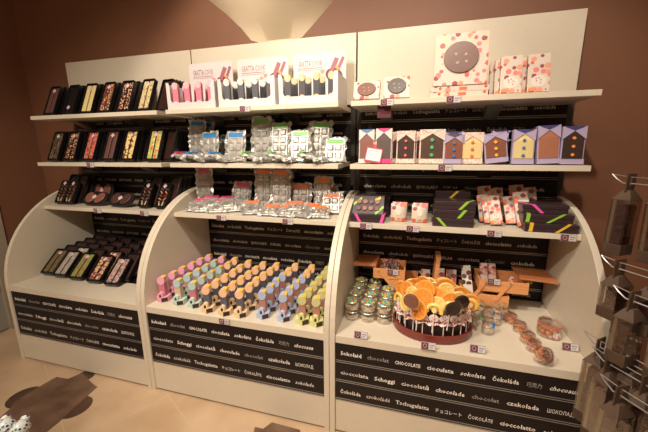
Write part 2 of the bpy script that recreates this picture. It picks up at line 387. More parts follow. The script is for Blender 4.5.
fills = {'brown': choc_l, 'yellow': whitec,
 'almond': spotted('almond_on_chocolate', (.12, .03, .02), [(.62, .40, .20), (.55, .12, .08), (.7, .5, .3)], 95, .42),
 'nut': spotted('nuts_on_dark', (.025, .01, .008), [(.70, .45, .25), (.45, .12, .08)], 80, .40),
 'crisp': spotted('crisp_mix', (.60, .50, .25), [(.20, .05, .04), (.65, .5, .25), (.3, .12, .05)], 110, .42),
 'darknut': spotted('dark_nut_mix', (.05, .03, .02), [(.26, .18, .09), (.12, .07, .04)], 90, .45),
 'berry': spotted('berries_on_bar', (.50, .25, .12), [(.50, .03, .05), (.6, .10, .10), (.4, .02, .04)], 70, .55),
 'banana': spotted('banana_chips', (.12, .05, .04), [(.75, .58, .22), (.72, .50, .18)], 55, .60),
 'citrus': spotted('citrus_berry', (.42, .42, .12), [(.70, .08, .06), (.65, .60, .20), (.60, .45, .10)], 60, .50),
 'olive': spotted('pistachio_bar', (.14, .10, .045), [(.18, .14, .06), (.10, .06, .03)], 100, .45),
 'whitemix': spotted('white_mix_bar', (.40, .34, .28), [(.30, .22, .20), (.48, .42, .36)], 90, .45),
 'green': spotted('green_berry_bar', (.26, .26, .07), [(.45, .06, .04), (.22, .24, .08)], 60, .42),
 'hazel': spotted('hazelnut_bar', (.20, .06, .04), [(.62, .44, .26), (.58, .38, .22)], 60, .50),
 'rose': spotted('rose_petal_bar', (.40, .28, .24), [(.10, .02, .03), (.45, .14, .14), (.5, .4, .36)], 100, .48)}
kinds = {k: Kind(make_bar_tray(v)) for k, v in fills.items()}
kinds['back'] = Kind(make_bar_tray(None, True, True))
backK = Kind(make_bar_tray(None, False, True))
desc = {'brown': 'two plain brown bars', 'yellow': 'two yellow white-chocolate bars', 'almond': 'two red and almond topped bars', 'nut': 'two dark bars with sparse pale nuts', 'crisp': 'two pale bars with brown crumbs',
        'darknut': 'two dark nutty bars', 'berry': 'two bright red berry bars', 'banana': 'two bars with yellow banana chips', 'citrus': 'two yellow-green bars with red spots', 'olive': 'two dull olive bars', 'whitemix': 'two greyish white bars',
        'green': 'two green bars with red berries', 'hazel': 'two brown bars dotted with hazelnuts', 'rose': 'two pale bars with dark red crumbs'}
sdesc = {'brown': 'plain brown', 'yellow': 'yellow', 'almond': 'almond', 'nut': 'sparse nut', 'crisp': 'brown crumb', 'darknut': 'dark nut', 'berry': 'red berry', 'banana': 'banana', 'citrus': 'yellow-green'}
G1 = 'black plastic trays of chocolate bars in the left unit'
def tray_row(items, z, yb, lean, shelf, nback, dy=.036, ysmall=0):
    for j, (u, v, kind) in enumerate(items):
        x, _ = up(u, v, yb-.01)
        x = max(x, .075)
        yaw = random.uniform(-.05, .05)
        nm = 'face-down black tray with one low sticker' if kind == 'back' else 'black tray of '+desc[kind]
        kinds[kind].put((x, yb, z+.0005), (-lean, 0, yaw), nm+', front of '+shelf, G1)
        nb = nback[j] if isinstance(nback, list) else nback
        for b_ in range(nb):
            backK.put((x+.006*(b_+1)+random.uniform(-.003, .003), yb+dy*(b_+1), z+.0005), (-lean, 0, yaw*.6),
                      'dark tray, %s behind the %s tray on %s' % (ORD[b_], 'low-sticker' if kind == 'back' else sdesc[kind], shelf), G1)
tray_row([(49, 114, 'brown'), (68, 113, 'back'), (86, 112, 'yellow'), (104, 111, 'almond'), (123, 110, 'nut'), (143, 108, 'crisp')], Z1, -.215, .42, 'left top shelf', [2, 3, 3, 3, 3, 0], .034)
tray_row([(53, 159, 'darknut'), (69, 159, 'nut'), (88, 159, 'berry'), (108, 160, 'brown'), (127, 160, 'banana'), (152, 160, 'citrus')], Z2, -.235, .42, 'left middle shelf', [2, 2, 3, 3, 3, 0], .034)
for b_ in range(4):   # dark trays standing at the right end of the middle and lower shelves
    backK.put((.918, -.19+.03*b_, Z2+.0005), (-.42, 0, -.1), 'edge-on dark tray, %s in the right end pile of the left middle shelf' % ORD[b_], G1)
    backK.put((.915, -.175+.03*b_, Z1+.0005), (-.42, 0, -.1), 'dark tray, %s from the front at the right end of the left top shelf' % ORD[b_], G1)
# figure trays and twin-heart trays on the lower shelf
figm = {'tan': mat('biscuit_tan', (.20, .10, .05), .5), 'orange': mat('orange_peel', (.62, .18, .07), .5)}
def make_figure_tray(key):
    def f():
        t = empty('figure_tray'); t['category'] = 'tray of chocolate'
        mb = MB(); tray_body(mb, .075, .16); mb.build('tray', trayblack, t)
        rnd = random.Random(5)
        for s in (-1, 1):
            for q in range(5):
                a = rnd.uniform(-.9, .9)
                MB().at(s*.017, -.017, .035+.021*q, 0, a, 0).box(-.012, .012, -.005, .003, -.0035, .0035).build('candied_stick', figm[key] if q % 2 else choc, t, bevel=.002)
            MB().at(s*.013, -.018, .028, 0, s*.25, 0).box(-.004, .004, -.004, .003, -.014, .014).build('biscuit_stick', mat('biscuit_cream', (.52, .38, .20), .5), t, bevel=.002)
        MB().at(0, -.0235, .138, 0, PI/4, 0).box(-.0105, .0105, -.0004, .0006, -.0105, .0105).build('sticker', sticker, t)
        return t
    return f
def make_heart_tray(m_):
    def f():
        t = empty('twin_heart_tray'); t['category'] = 'tray of chocolate'
        mb = MB(); P = []
        for a in range(32):
            c = math.cos(2*PI*a/32); s = math.sin(2*PI*a/32); P.append((.082*math.copysign(abs(c)**.75, c), .043+.045*math.copysign(abs(s)**.75, s)))
        mb.prism(P, -.014, 0); mb.build('tray', trayblack, t, bevel=.004)
        for s in (-1, 1):
            MB().at(s*.034, 0, .043, 0, s*.5, 0).prism(ell(.028, .036), -.021, -.0125).build('chocolate_heart', m_, t, bevel=.005, seg=3)
        MB().at(0, -.0225, .045, 0, PI/4, 0).box(-.011, .011, -.0004, .0006, -.011, .011).build('sticker', sticker, t)
        return t
    return f
ft, fo = Kind(make_figure_tray('tan')), Kind(make_figure_tray('orange'))
hm = Kind(make_heart_tray(mat('milk_heart', (.20, .075, .05), .4))); hd = Kind(make_heart_tray(mat('dark_heart', (.07, .03, .025), .4)))
G1b = 'black trays of chocolate figures and hearts on the left lower shelf'
for u, k, s_, yb in [(52, ft, 'leftmost', -.24), (68, ft, 'second from the left', -.24), (143, ft, 'right of the dark heart tray', -.235), (160, fo, 'with orange peel, nearest the right end', -.235)]:
    x, _ = up(u, 204, yb-.01)
    k.put((max(x, .085), yb, Z3+.0005), (-.5, 0, -.03), 'black tray of chocolate figures, %s, left lower shelf' % s_, G1b)
    for q in range(2 if u < 155 else 0): backK.put((max(x, .085)+.008*(q+1), yb+.045*(q+1), Z3+.0005), (-.5, 0, 0), 'dark tray %s behind the figure tray that is %s' % (ORD[q], s_), G1)
for q in range(3): backK.put((.918+.002*q, -.20+.036*q, Z3+.0005), (-.45, 0, -.06), 'dark tray, %s from the front at the right end of the left lower shelf' % ORD[q], G1)
x, _ = up(93, 206, -.25); hm.put((x, -.25, Z3+.004), (-.75, 0, .02), 'oval black tray of twin milk chocolate hearts, front of the left lower shelf', G1b, (1.15, 1, 1.15))
x, _ = up(119, 208, -.25); hd.put((x, -.25, Z3+.004), (-.75, 0, -.02), 'oval black tray of twin dark chocolate hearts on the left lower shelf', G1b, (1.15, 1, 1.15))
x, _ = up(101, 190, -.10); 
for q, yy in enumerate((-.10,)): hm.put((x, yy, Z3+.005), (-.35, 0, 0), 'oval black heart tray standing behind the milk heart tray', G1b, (1.12, 1, 1.5))
# counter of unit 1: five columns of reclining trays
cols = ['olive', 'whitemix', 'green', 'hazel', 'rose']; xs = [.100, .215, .35, .50, .645]
WED = MB().add([(.05, -.36, ZC), (.90, -.36, ZC), (.90, -.02, ZC), (.05, -.02, ZC), (.05, -.02, ZC+.05), (.90, -.02, ZC+.05)], [(0, 3, 2, 1), (0, 1, 5, 4), (2, 3, 4, 5), (0, 4, 3), (1, 2, 5)]).build('sloping_riser', black); WED.location.z = .0006
tag(WED, 'low black wedge riser under the reclining trays on the left counter', 'riser')
for c, (k, x) in enumerate(zip(cols, xs)):
    for r in range(5):
        y = -.405+.058*r-.006*c; z = ZC+.001+.15*(y+.42)
        kk = kinds[k] if r == 0 or (r == 1 and c in (1, 3)) else backK
        kk.put((x+.016*r+random.uniform(-.003, .003), y, z+.004), (-.86+.02*r, 0, .10),
               ('reclining tray of %s, front of left counter' % desc[k]) if r == 0 else 'reclining dark tray, %s in the column behind the %s bars, left counter' % (ORD[r], k if k != 'whitemix' else 'greyish white'), G1, (1.08, 1, .92))

# ------------------------------------------------------------------ unit 2 top: display cartons with graters
printm = mat('rose_print', (.34, .11, .14), .5); bowl = mat('bowl_brown', (.12, .03, .035), .4); orange = mat('orange_print', (.8, .38, .08), .5)
darkgrey = mat('slate_card', (.07, .07, .08), .5)
def make_stick(body, cap, badge):
    def f():
        t = empty('grater_stick'); t['category'] = 'chocolate grater'
        MB().box(-.012, .012, -.010, .010, 0, .105).build('body', body, t, bevel=.002)
        MB().at(0, -.0105, .105).prism(ell(.012, .016), -.001, .018).build('cap', cap, t)
        MB().prism(roundrect(.019, .034, .008, 0, .002), -.0125, -.010).build('badge', badge, t)
        MB().box(.005, .0125, -.0125, .008, .108, .112).build('stripe', mat('yellow_stripe', (.80, .50, .06), .5), t)
        MB().prism(ell(.0035, .008, 0, .015, 8), -.0135, -.0125).build('cocoa_mark', dark, t)
        return t
    return f
peach = mat('peach_card', (.78, .52, .32), .5)
sk = {'pink': Kind(make_stick(mat('rose_body', (.62, .18, .25), .45), mat('light_pink', (.78, .42, .50), .5), white)),
      'grey': Kind(make_stick(darkgrey, white, white)), 'peach': Kind(make_stick(darkgrey, peach, peach))}
def make_carton(w, notch, kind):
    t = empty('display_carton'); t['category'] = 'display carton'
    d, h = .20, .135
    # front wall with rounded cut-out
    cut = []
    a = w/2-.022; zb, zt = .034, .098; r = .02
    F = [(-w/2, 0), (w/2, 0), (w/2, h), (a+.006, h), (a, h-.025)]
    F += [(a-r+r*math.cos(q), zb+r+r*math.sin(q)) for q in [-PI/2*i/5 for i in range(6)]]
    F += [(-a+r+r*math.cos(q), zb+r+r*math.sin(q)) for q in [-PI/2-PI/2*i/5 for i in range(6)]]
    F += [(-a, h-.025), (-a-.006, h), (-w/2, h)]
    MB().prism(F, -d, -d+.002).build('front_wall', white, t)
    MB().box(-w/2, w/2, -d+.002, 0, 0, .002).box(-w/2, w/2, -.002, 0, .002, h*.9).build('tray_body', white, t)
    for s in (-1, 1): MB().box(s*w/2-.001, s*w/2+.001, -d+.002, 0, 0, h*.95).build('side_wall', white, t)
    hd = MB().prism(roundrect(w*.97, .27, .018), -.004, -.0025).build('header_card', white, t)
    mb = MB()
    add_text(mb, 'GRATTA COOK', -w*.40, .205, w*.46, .030, -.0048)
    mb.box(-w*.40, w*.06, -.0050, -.0042, .196, .1985)
    for q in range(9): mb.box(-w*.40+q*w*.05, -w*.40+q*w*.05+w*.035, -.0050, -.0042, .187, .1895)
    mb.build('title', printm, hd)
    mb = MB().at(w*.27, -.0045, .158, 0, .25, 0).prism(ell(.046, .032), -.0012, 0)
    mb.build('bowl_picture', bowl, hd)
    MB().at(w*.27, -.0058, .165, 0, .45, 0).box(-.028, -.006, -.001, 0, 0, .072, 0).box(.004, .018, -.001, 0, .01, .088, 0).build('grater_picture', mat('mauve_print', (.36, .12, .16), .5), hd)
    MB().at(w*.27, -.007, .205, 0, .7, 0).box(.012, .034, -.001, 0, -.006, .006).build('handle_picture', orange, hd)
    mb = MB()
    for cx, cz in ((-w*.02, .165), (-w*.28, .150), (w*.06, .178)): mb.at(cx, -.0045, cz).prism(ell(.012, .010), -.001, 0)
    mb.build('praline_picture', mat('salmon_print', (.65, .30, .22), .5), hd)
    return t
G2 = 'white display cartons of chocolate graters on the middle top shelf'
for x0, x1, lab, cols_ in [(1.035, 1.325, 'leftmost white display carton holding pink grater sticks', ['pink', 'pink', 'pink', 'pink']),
                     (1.345, 1.655, 'middle white display carton holding grey and white grater sticks', ['grey', 'grey', 'grey', 'grey']),
                     (1.675, 1.965, 'rightmost white display carton holding peach-capped grater sticks', ['peach', 'peach', 'peach', 'peach'])]:
    c = make_carton(x1-x0, 0, None); tag(c, lab, 'display carton', G2); c.location = ((x0+x1)/2, -.075, Z1+.0005)
    n_ = 4; stp = (x1-x0-.075)/(n_-1)
    for q in range(n_):
        for r in range(2):
            xx = x0+.038+q*stp+(.006 if r else 0)
            if xx > x1-.02: continue
            sk[cols_[q]].put((xx, -.075-.172+.075*r, Z1+.003), (0, 0, .25), '%s grater stick, %s from left in %s row of the %s' % (cols_[q], ORD[q], 'front' if r == 0 else 'back', lab.split(' holding')[0].replace('white ', '')), 'grater sticks inside the display cartons', (1.3, 1.15, 1.12))

# ------------------------------------------------------------------ unit 2: foil chocolate bars
bandm = {'blue': mat('blue_band', (.03, .22, .55), .4), 'green': mat('green_band', (.14, .42, .07), .4), 'pink': mat('magenta_band', (.70, .06, .20), .4), 'orange': mat('orange_band', (.85, .22, .08), .4)}
def make_foil(rows, band, loose=False):
    def f():
        t = empty('foil_chocolate_bar'); t['category'] = 'chocolate bar'
        w = .074; sq = .0345; L = rows*sq+.035
        # crinkled wrapper with wavy outline
        rnd = random.Random(rows*7+len(band)); P = []
        N = 9
        for i in range(N): P.append((-w/2-.008+(w+.016)*i/N, rnd.uniform(-.0, .004)))
        for i in range(N): P.append((w/2+.008+rnd.uniform(-.004, .004), L*i/N))
        for i in range(N): P.append((w/2+.008-(w+.016)*i/N, L+rnd.uniform(-.006, .004)))
        for i in range(N): P.append((-w/2-.008+rnd.uniform(-.004, .004), L-L*i/N))
        nx, nz = 9, 5+rows*2; W = w/2+.017; vs = []; fs = []
        for side in (0, 1):
            for i in range(nz+1):
                for j in range(nx+1):
                    x = -W+2*W*j/nx; z = -.002+(L+.006)*i/nz; edge_ = abs(x) > w/2-.001 or i >= nz-1
                    if j in (0, nx): x += rnd.choice((-1, 1))*0+rnd.uniform(-.007, .004)*(1 if x > 0 else -1)
                    if i == nz: z += rnd.uniform(-.006, .004)
                    yy = -.003+(rnd.uniform(-.012, .002) if edge_ and i > 0 else rnd.uniform(-.001, .001))
                    if side: yy = vs[i*(nx+1)+j][1]+.0015; x, z = vs[i*(nx+1)+j][0], vs[i*(nx+1)+j][2]
                    vs.append((x, yy, max(z, 0)))
        M_ = (nx+1)*(nz+1)
        for i in range(nz):
            for j in range(nx):
                k = i*(nx+1)+j; fs.append((k, k+1, k+nx+2, k+nx+1)); fs.append((M_+k+nx+1, M_+k+nx+2, M_+k+1, M_+k))
        MB().add(vs, fs).build('wrapper', foil, t)
        MB().box(-w/2, w/2, -.011, -.004, .004, L-.004).build('bar', foil, t)
        g = MB()
        for r in range(rows):
            for c in (0, 1):
                x = -sq+c*sq; z = .008+r*sq; i_ = .0035; k = .009
                g.add([(x+i_, -.011, z+i_), (x+sq-i_, -.011, z+i_), (x+sq-i_, -.011, z+sq-i_), (x+i_, -.011, z+sq-i_), (x+k, -.0155, z+k), (x+sq-k, -.0155, z+k), (x+sq-k, -.0155, z+sq-k), (x+k, -.0155, z+sq-k)],
                      [(0,1,5,4),(1,2,6,5),(2,3,7,6),(3,0,4,7),(4,5,6,7)])
        if loose:      # foil fallen loosely over the bar
            nx, nz = 8, rows*3+3; vs = [(-w/2-.004+(w+.008)*j/nx+rnd.uniform(-.002, .002), -.012-rnd.uniform(0, .007) if 0 < j < nx and 0 < i < nz else -.004, L*i/nz+rnd.uniform(-.001, .001)) for i in range(nz+1) for j in range(nx+1)]
            MB().add(vs, [(i*(nx+1)+j, i*(nx+1)+j+1, (i+1)*(nx+1)+j+1, (i+1)*(nx+1)+j) for i in range(nz) for j in range(nx)]).build('foil_fold', foil, t)
        else: g.build('chocolate_squares', foil, t)
        MB().box(-w/2+.004, w/2-.002, -.0205 if loose else -.0135, -.011, L-.026, L-.008).build('label_band', bandm[band], t)
        return t
    return f
fk = {(r, b_): Kind(make_foil(r, b_)) for r, b_ in [(5, 'blue'), (3, 'blue'), (5, 'green'), (4, 'green'), (3, 'green'), (2, 'green'), (5, 'pink'), (3, 'pink'), (5, 'orange'), (3, 'orange'), (4, 'orange'), (2, 'orange')]}
G3 = 'silver foil chocolate bars standing on the middle unit'
def put_foil(u, r, band, z, yb, lean, lab, roll=0, sc=1, dz=0):
    x, _ = up(u, 190 if z == Z2 else 225, yb)
    fk[(r, band)].put((x, yb, z+.001+dz), (-lean, roll, random.uniform(-.12, .12)), lab, G3, (sc, 1, sc))
vz = {}
for a in [(188, 5, 'blue', -.115, .1, 'tall silver bar with blue band at the left end of the middle shelf'), (211, 3, 'blue', -.18, .15, 'short silver bar with blue band beside the tall blue-banded one'),
          (236, 3, 'blue', -.20, .15, 'tilted short silver bar with blue band left of the tall green one', ), (263, 5, 'green', -.16, .08, 'tallest silver bar with green band, middle of the shelf'),
          (280, 4, 'green', -.185, .2, 'silver bar with green band just right of the tallest one'), (300, 3, 'green', -.21, .25, 'silver bar with green band leaning in a loose wrapper'),
          (320, 4, 'green', -.16, .12, 'silver bar with green band near the right bracket'), (341, 2, 'green', -.19, .3, 'smallest silver bar with green band at the right end')]:
    u, r, b_, yb, ln, lab = a
    x, _ = up(u, 162, yb); x = min(max(x, 1.075), 1.925)
    fk[(r, b_)].put((x, yb, Z2+.005), (-ln, random.uniform(-.03, .03), random.uniform(-.1, .1)), lab, G3, (1.18, 1.1, 1.17 if r < 5 else 1.12))
for a in [(196, 5, 'pink', -.13, .12, 'tall silver bar with magenta band at the left of the lower shelf', 1.02), (240, 3, 'pink', -.14, .2, 'short silver bar with magenta band on the lower shelf', 1.0),
          (264, 5, 'orange', -.15, .12, 'tall silver bar with orange band left of its twin', 1), (279, 5, 'orange', -.18, .14, 'tall silver bar with orange band right of its twin', 1),
          (299, 3, 'orange', -.15, .2, 'wide silver bar with orange band between the tall pair and the small ones', 1.15), (321, 4, 'orange', -.16, .25, 'silver bar with double orange band near the right end', .9),
          (338, 2, 'orange', -.17, .35, 'smallest silver bar with orange band at the right end of the lower shelf', 1.05)]:
    u, r, b_, yb, ln, lab, sc = a
    x, _ = up(u, 212, yb); x = min(max(x, 1.10), 1.898)
    fk[(r, b_)].put((x, yb+.02, Z3+.004), (-ln, random.uniform(-.05, .05), random.uniform(-.1, .1)), lab, G3, (sc*1.14, 1.1, 1.13))
# second layer, standing behind
for (x, r, b_, z, lab) in [(1.11, 5, 'blue', Z2, 'silver bar half hidden behind the tall blue-banded bar'), (1.25, 3, 'blue', Z2, 'silver bar hidden behind the short blue-banded bars'), (1.50, 5, 'green', Z2, 'silver bar hidden behind the tallest green-banded bar'),
                    (1.66, 3, 'green', Z2, 'silver bar hidden behind the loose green-banded bar'), (1.80, 4, 'green', Z2, 'silver bar hidden behind the green bar near the bracket'), (1.60, 5, 'orange', Z3, 'silver bar hidden behind the tall orange pair'), (1.86, 3, 'orange', Z3, 'silver bar hidden behind the double-banded bar')]:
    fk[(r, b_)].put((x, -.060, z+.002), (-.02, 0, random.uniform(-.1, .1)), lab, G3, (1.1, 1, 1.1))
# lying bars at the front edges
fkl = {k: Kind(make_foil(k[0], k[1], True)) for k in fk}
def lying(x, y, z, r, b_, rz, lab, tilt=.22):
    fkl[(r, b_)].put((max(x, 1.135), y, z+.002), (-PI/2+tilt, 0, rz), lab, 'silver foil bars lying flat on the middle unit', (1.1, 1.5, 1.0))
nl = 0
for (x, y, rz, r, b_, k) in [(1.09, -.235, 1.4, 3, 'pink', 0), (1.19, -.255, 1.5, 3, 'blue', 0), (1.33, -.262, 1.45, 3, 'blue', 0), (1.53, -.262, 1.5, 3, 'green', 0), (1.68, -.265, 1.65, 3, 'green', 0), (1.84, -.262, 1.5, 3, 'green', 0)]:
    lying(x+.06, y-.0, Z2, r, b_, rz, 'silver bar lying flat on the middle shelf edge, %s from the left' % ORD[nl]); nl += 1
nl = 0
for (x, y, rz, r, b_, k) in [(1.10, -.26, .3, 3, 'pink', 0), (1.19, -.27, .25, 3, 'pink', 0), (1.28, -.27, .3, 3, 'pink', 0), (1.36, -.22, .6, 3, 'pink', 0), (1.22, -.235, .5, 3, 'pink', 1), (1.32, -.23, .5, 3, 'pink', 1),
                    (1.49, -.27, .4, 3, 'orange', 0), (1.59, -.28, .1, 2, 'orange', 0), (1.68, -.285, 0, 2, 'orange', 0), (1.77, -.28, -.3, 3, 'orange', 0), (1.73, -.25, .3, 2, 'orange', 1), (1.86, -.27, .2, 2, 'orange', 0)]:
    lying(x, y, Z3+.0162*k, r, b_, rz, 'silver bar lying %s on the middle lower shelf, %s from the left%s' % ('atop others' if k else 'flat', ORD[nl % 10], ' end' if nl > 9 else '')); nl += 1

# ------------------------------------------------------------------ unit 2 counter: pastel graters
yellow = MATS['yellow_stripe']
tubeclear = clear('grater_tube', (.9, .88, .86), .10, .08)
def make_grater(main, cap, core):
    def f():
        t = empty('chocolate_grater'); t['category'] = 'chocolate grater'
        hx = lambda r, sy=1: [(r*math.cos(PI/3*i+PI/6), r*sy*math.sin(PI/3*i+PI/6)) for i in range(6)]
        bs = MB().prismz(hx(.0295), 0, .024).build('base', main, t, bevel=.001)
        MB().at(.0128, -.0222, .012, 0, 0, PI/6).box(-.0125, .0125, -.0014, .002, -.009, .008).build('cocoa_window', dark, bs)
        MB().box(-.0135, .0135, -.0125, .0125, .024, .088).build('tube', core, t, bevel=.001)
        MB().prism(roundrect(.021, .034, .010, -.002, .012), -.0270, -.0125).build('badge', main, t)
        MB().prism(ell(.0045, .008, -.002, .030, 8), -.0280, -.0270).build('cocoa_mark', dark, t)
        MB().at(0, 0, .094).prism(ell(.017, .019), -.015, .013).build('cap', cap, t, bevel=.0015)
        MB().box(.004, .016, -.0155, .013, .106, .112).build('stripe', yellow, t)
        return t
    return f
def sc(n_, c): return mat(n_, c, .5)
gk = {'pink': Kind(make_grater(sc('g_pink', (.80, .34, .48)), sc('g_pink2', (.78, .36, .50)), sc('g_rose', (.52, .17, .22)))),
      'mint': Kind(make_grater(sc('g_mint', (.52, .68, .62)), sc('g_mint2', (.42, .56, .56)), sc('g_vanilla', (.58, .46, .30)))),
      'mint and rose': Kind(make_grater(MATS['g_mint'], MATS['g_mint2'], MATS['g_rose'])),
      'peach': Kind(make_grater(sc('g_peach', (.86, .62, .36)), sc('g_peach2', (.84, .52, .32)), sc('g_slate', (.10, .10, .13)))),
      'blue': Kind(make_grater(sc('g_blue', (.46, .54, .74)), sc('g_blue2', (.42, .48, .68)), sc('g_taupe', (.42, .20, .16)))),
      'lime': Kind(make_grater(sc('g_lime', (.66, .68, .28)), sc('g_lime2', (.56, .56, .26)), sc('g_taupe', (.42, .20, .16))))}
G4 = 'small pastel chocolate graters standing in columns on the middle counter'
fronts = [(160, 303, 'pink'), (175, 306, 'mint'), (190, 309, 'mint and rose'), (204, 314, 'peach'), (221, 317, 'peach'), (238, 319, 'peach'), (260, 320, 'blue'), (281, 323, 'blue'), (300, 326, 'lime'), (321, 329, 'lime')]
for c, (u, v, k) in enumerate(fronts):
    x, y = on(u, v, ZC); y += .036; x = min(max(x, 1.064), 1.922)
    for r in range(6):
        yy = y+.074*r
        if yy > -.04: continue
        kk = k
        if k == 'blue' and r >= 4: kk = 'peach'
        if c == 2 and r >= 3: kk = 'peach' if r > 3 else 'mint'
        if c == 1 and r == 5: kk = 'pink'
        gk[kk].put((min(x+random.uniform(-.004, .004)+.004*r, 1.930), yy, ZC+.0005), (0, 0, .18+random.uniform(-.08, .08)),
                   '%s pastel grater, %s from the front in the %s column from the left' % (kk, ORD[r], ORD[c]), G4, (1.2, 1.2, 1.2))

# ------------------------------------------------------------------ unit 3, top shelf
darkdisc = mat('dark_cookie', (.05, .03, .025), .4)
def make_window_box(w, h, d, disc, rx, rz):
    t = empty('round_window_box'); t['category'] = 'box of chocolate'
    MB().box(-w/2, w/2, -d, 0, 0, h).build('carton', paper, t, bevel=.001)
    MB().at(0, -d, h*.53).prism(ell(rx, rz, n=28), -.006, .001).build('chocolate_disc', disc, t, bevel=.002)
    dots = MB()
    for a, b_ in ((-.3, .2), (.25, .15), (-.2, -.35), (.3, -.3)): dots.at(a*rx, -d-.006, h*.53+b_*rz).prism(ell(rx*.09, rz*.09, n=8), -.002, 0)
    dots.build('nut_topping', mat('nut_topping', (.45, .32, .22), .5), t)
    MB().at(0, -d, h*.53).prism(ell(rx*1.04, rz*1.04, n=28), -.0105, -.010).build('window_film', film, t)
    return t
x, _ = up(366, 98, -.25); b1 = make_window_box(.118, .085, .03, mat('milk_disc', (.20, .08, .055), .4), .042, .031); tag(b1, 'small floral box with a milk chocolate disc behind its oval window', 'box of chocolate'); b1.location = (x, -.225, Z1+.001); b1.rotation_euler = (-.35, 0, 0)
x, _ = up(396, 97, -.25); b2 = make_window_box(.112, .10, .03, darkdisc, .040, .036); tag(b2, 'small floral box with a dark chocolate disc behind its round window', 'box of chocolate'); b2.location = (x, -.222, Z1+.001); b2.rotation_euler = (-.35, 0, .05)
bx, _ = up(458, 92, -.26)
flatp = mat('floral_side_print', (.70, .56, .46), .5)
for q in range(2):
    o = empty('flat_floral_box', (bx+.003*q, -.27, Z1+.0005+.021*q)); tag(o, 'large floral box lying flat, %s from the bottom under the big window box' % ORD[q], 'box of chocolate', 'flat floral boxes under the big window box')
    MB().box(-.113, .113, 0, .19, 0, .0205).build('carton', paper, o, bevel=.001)
    MB().box(.0, .03, -.0006, .0001, .004, .016).build('print', mat('coral_print', (.75, .16, .08), .5), o)
b3 = make_window_box(.205, .205, .03, mat('big_milk_disc', (.17, .075, .05), .35), .068, .062); tag(b3, 'big square floral box with a large milk chocolate disc in its round window', 'box of chocolate'); b3.location = (bx+.003, -.232, Z1+.044); b3.rotation_euler = (-.10, 0, 0)
def make_floral_bar(w, h, d):
    def f():
        t = empty('floral_bar_box'); t['category'] = 'chocolate bar'
        MB().box(-w/2, w/2, -d, 0, 0, h).build('carton', paper, t, bevel=.0015)
        MB().prism(ell(w*.34, w*.30, 0, h*.28), -d-.0008, -d+.0001).build('label', mat('pale_floral_label', (.72, .64, .56), .5), t)
        dt = MB()
        for a, b_ in ((-.1, 0), (.1, .05), (0, .16), (-.12, .12), (.08, -.1)): dt.prism(ell(w*.035, w*.035, a*w, h*.28+b_*w, 6), -d-.0016, -d-.0008)
        dt.build('print', mat('label_dots', (.4, .15, .12), .5), t)
        MB().at(-w*.2, 0, 0).box(-w*.22, w*.12, -d-.001, -d+.0001, .004, h*.12).build('coral_flap', mat('coral_flap', (.80, .26, .10), .5), t)
        return t
    return f
fb = Kind(make_floral_bar(.078, .150, .022))
G5 = 'floral bar boxes standing on the right top shelf'
for q, (u, yb, lab) in enumerate([(509, -.24, 'front floral bar box right of the big window box'), (503, -.195, 'floral bar box second behind the front left one'), (498, -.15, 'floral bar box third behind the front left one'), (536, -.24, 'front floral bar box at the right, beyond the gap'), (528, -.195, 'floral bar box behind the rightmost front one')]):
    x, _ = up(u, 94, yb); fb.put((x, yb, Z1+.001), (-.22, 0, 0), lab, G5)
hb = MB().box(-.03, .03, -.002, 0, -.052, 0).build('hanging_label', mat('burgundy_plate', (.10, .018, .03), .4)); x, _ = up(384, 108, -D1+.02); hb.location = (x, -D1+.03, Z1-.0225); tag(hb, 'burgundy label plate hanging below the right top shelf', 'label')

# ------------------------------------------------------------------ unit 3, shelf 2: shirt boxes
lilac = mat('lilac_card', (.40, .33, .48), .5); dotty = spotted('dotted_card', (.76, .62, .52), [(.60, .08, .06), (.66, .12, .10)], 170, .30, .5)
bluec = mat('blue_inner', (.06, .22, .48), .5); pinkc = mat('magenta_card', (.62, .05, .20), .5); navy = mat('navy_inner', (.05, .04, .16), .5); cwhite = mat('offwhite_card', (.66, .60, .56), .5)
def make_shirt(body, card, inner, btn, base, w=.082, h=.150, nb=3):
    t = empty('shirt_box'); t['category'] = 'box of chocolate'; d = .030
    MB().box(-w/2, w/2, -d+.003, 0, 0, h).build('carton', card, t, bevel=.001)
    MB().prism([(-w*.44, .022), (w*.44, .022), (w*.44, h*.70), (0, h*.88), (-w*.44, h*.70)], -d+.0005, -d+.003).build('chocolate_slab', body, t)
    for s in (-1, 1):
        P = [(s*w/2, h), (0, h*.88), (s*w/2, h*.66)]
        if s > 0: P = P[::-1]
        MB().prism(P, -d-.003, -d-.001).build('collar', card, t)
    MB().prism([(-w*.42, h), (0, h*.89), (w*.42, h)], -d-.0008, -d+.002).build('inner_lining', inner, t)
    for q in range(nb):
        if btn: MB().at(0, -d, h*(.25+.22*q)).prism(ell(w*.075, w*.075, n=12), -.005, .001).build('button', btn, t, bevel=.001)
    MB().box(-w/2-.0005, w/2+.0005, -d-.002, -d+.0025, 0, .020).build('base_band', base, t)
    MB().box(-w*.46, w*.46, -d-.0042, -d-.0038, .02, h*.7).build('window_film', film, t)
    return t
mb_ = lambda n_, c: mat(n_, c, .4)
BR, OR, GR, YE, BL = mb_('red_button', (.80, .16, .08)), mb_('orange_button', (.85, .28, .06)), mb_('green_button', (.08, .38, .14)), mb_('yellow_button', (.80, .42, .04)), mb_('blue_button', (.04, .16, .42))
G6 = 'shirt-shaped chocolate boxes in a row'
msl, dsl, wsl = mb_('milk_slab', (.24, .085, .05)), mb_('dark_slab', (.055, .028, .025)), mb_('white_slab', (.74, .58, .27))
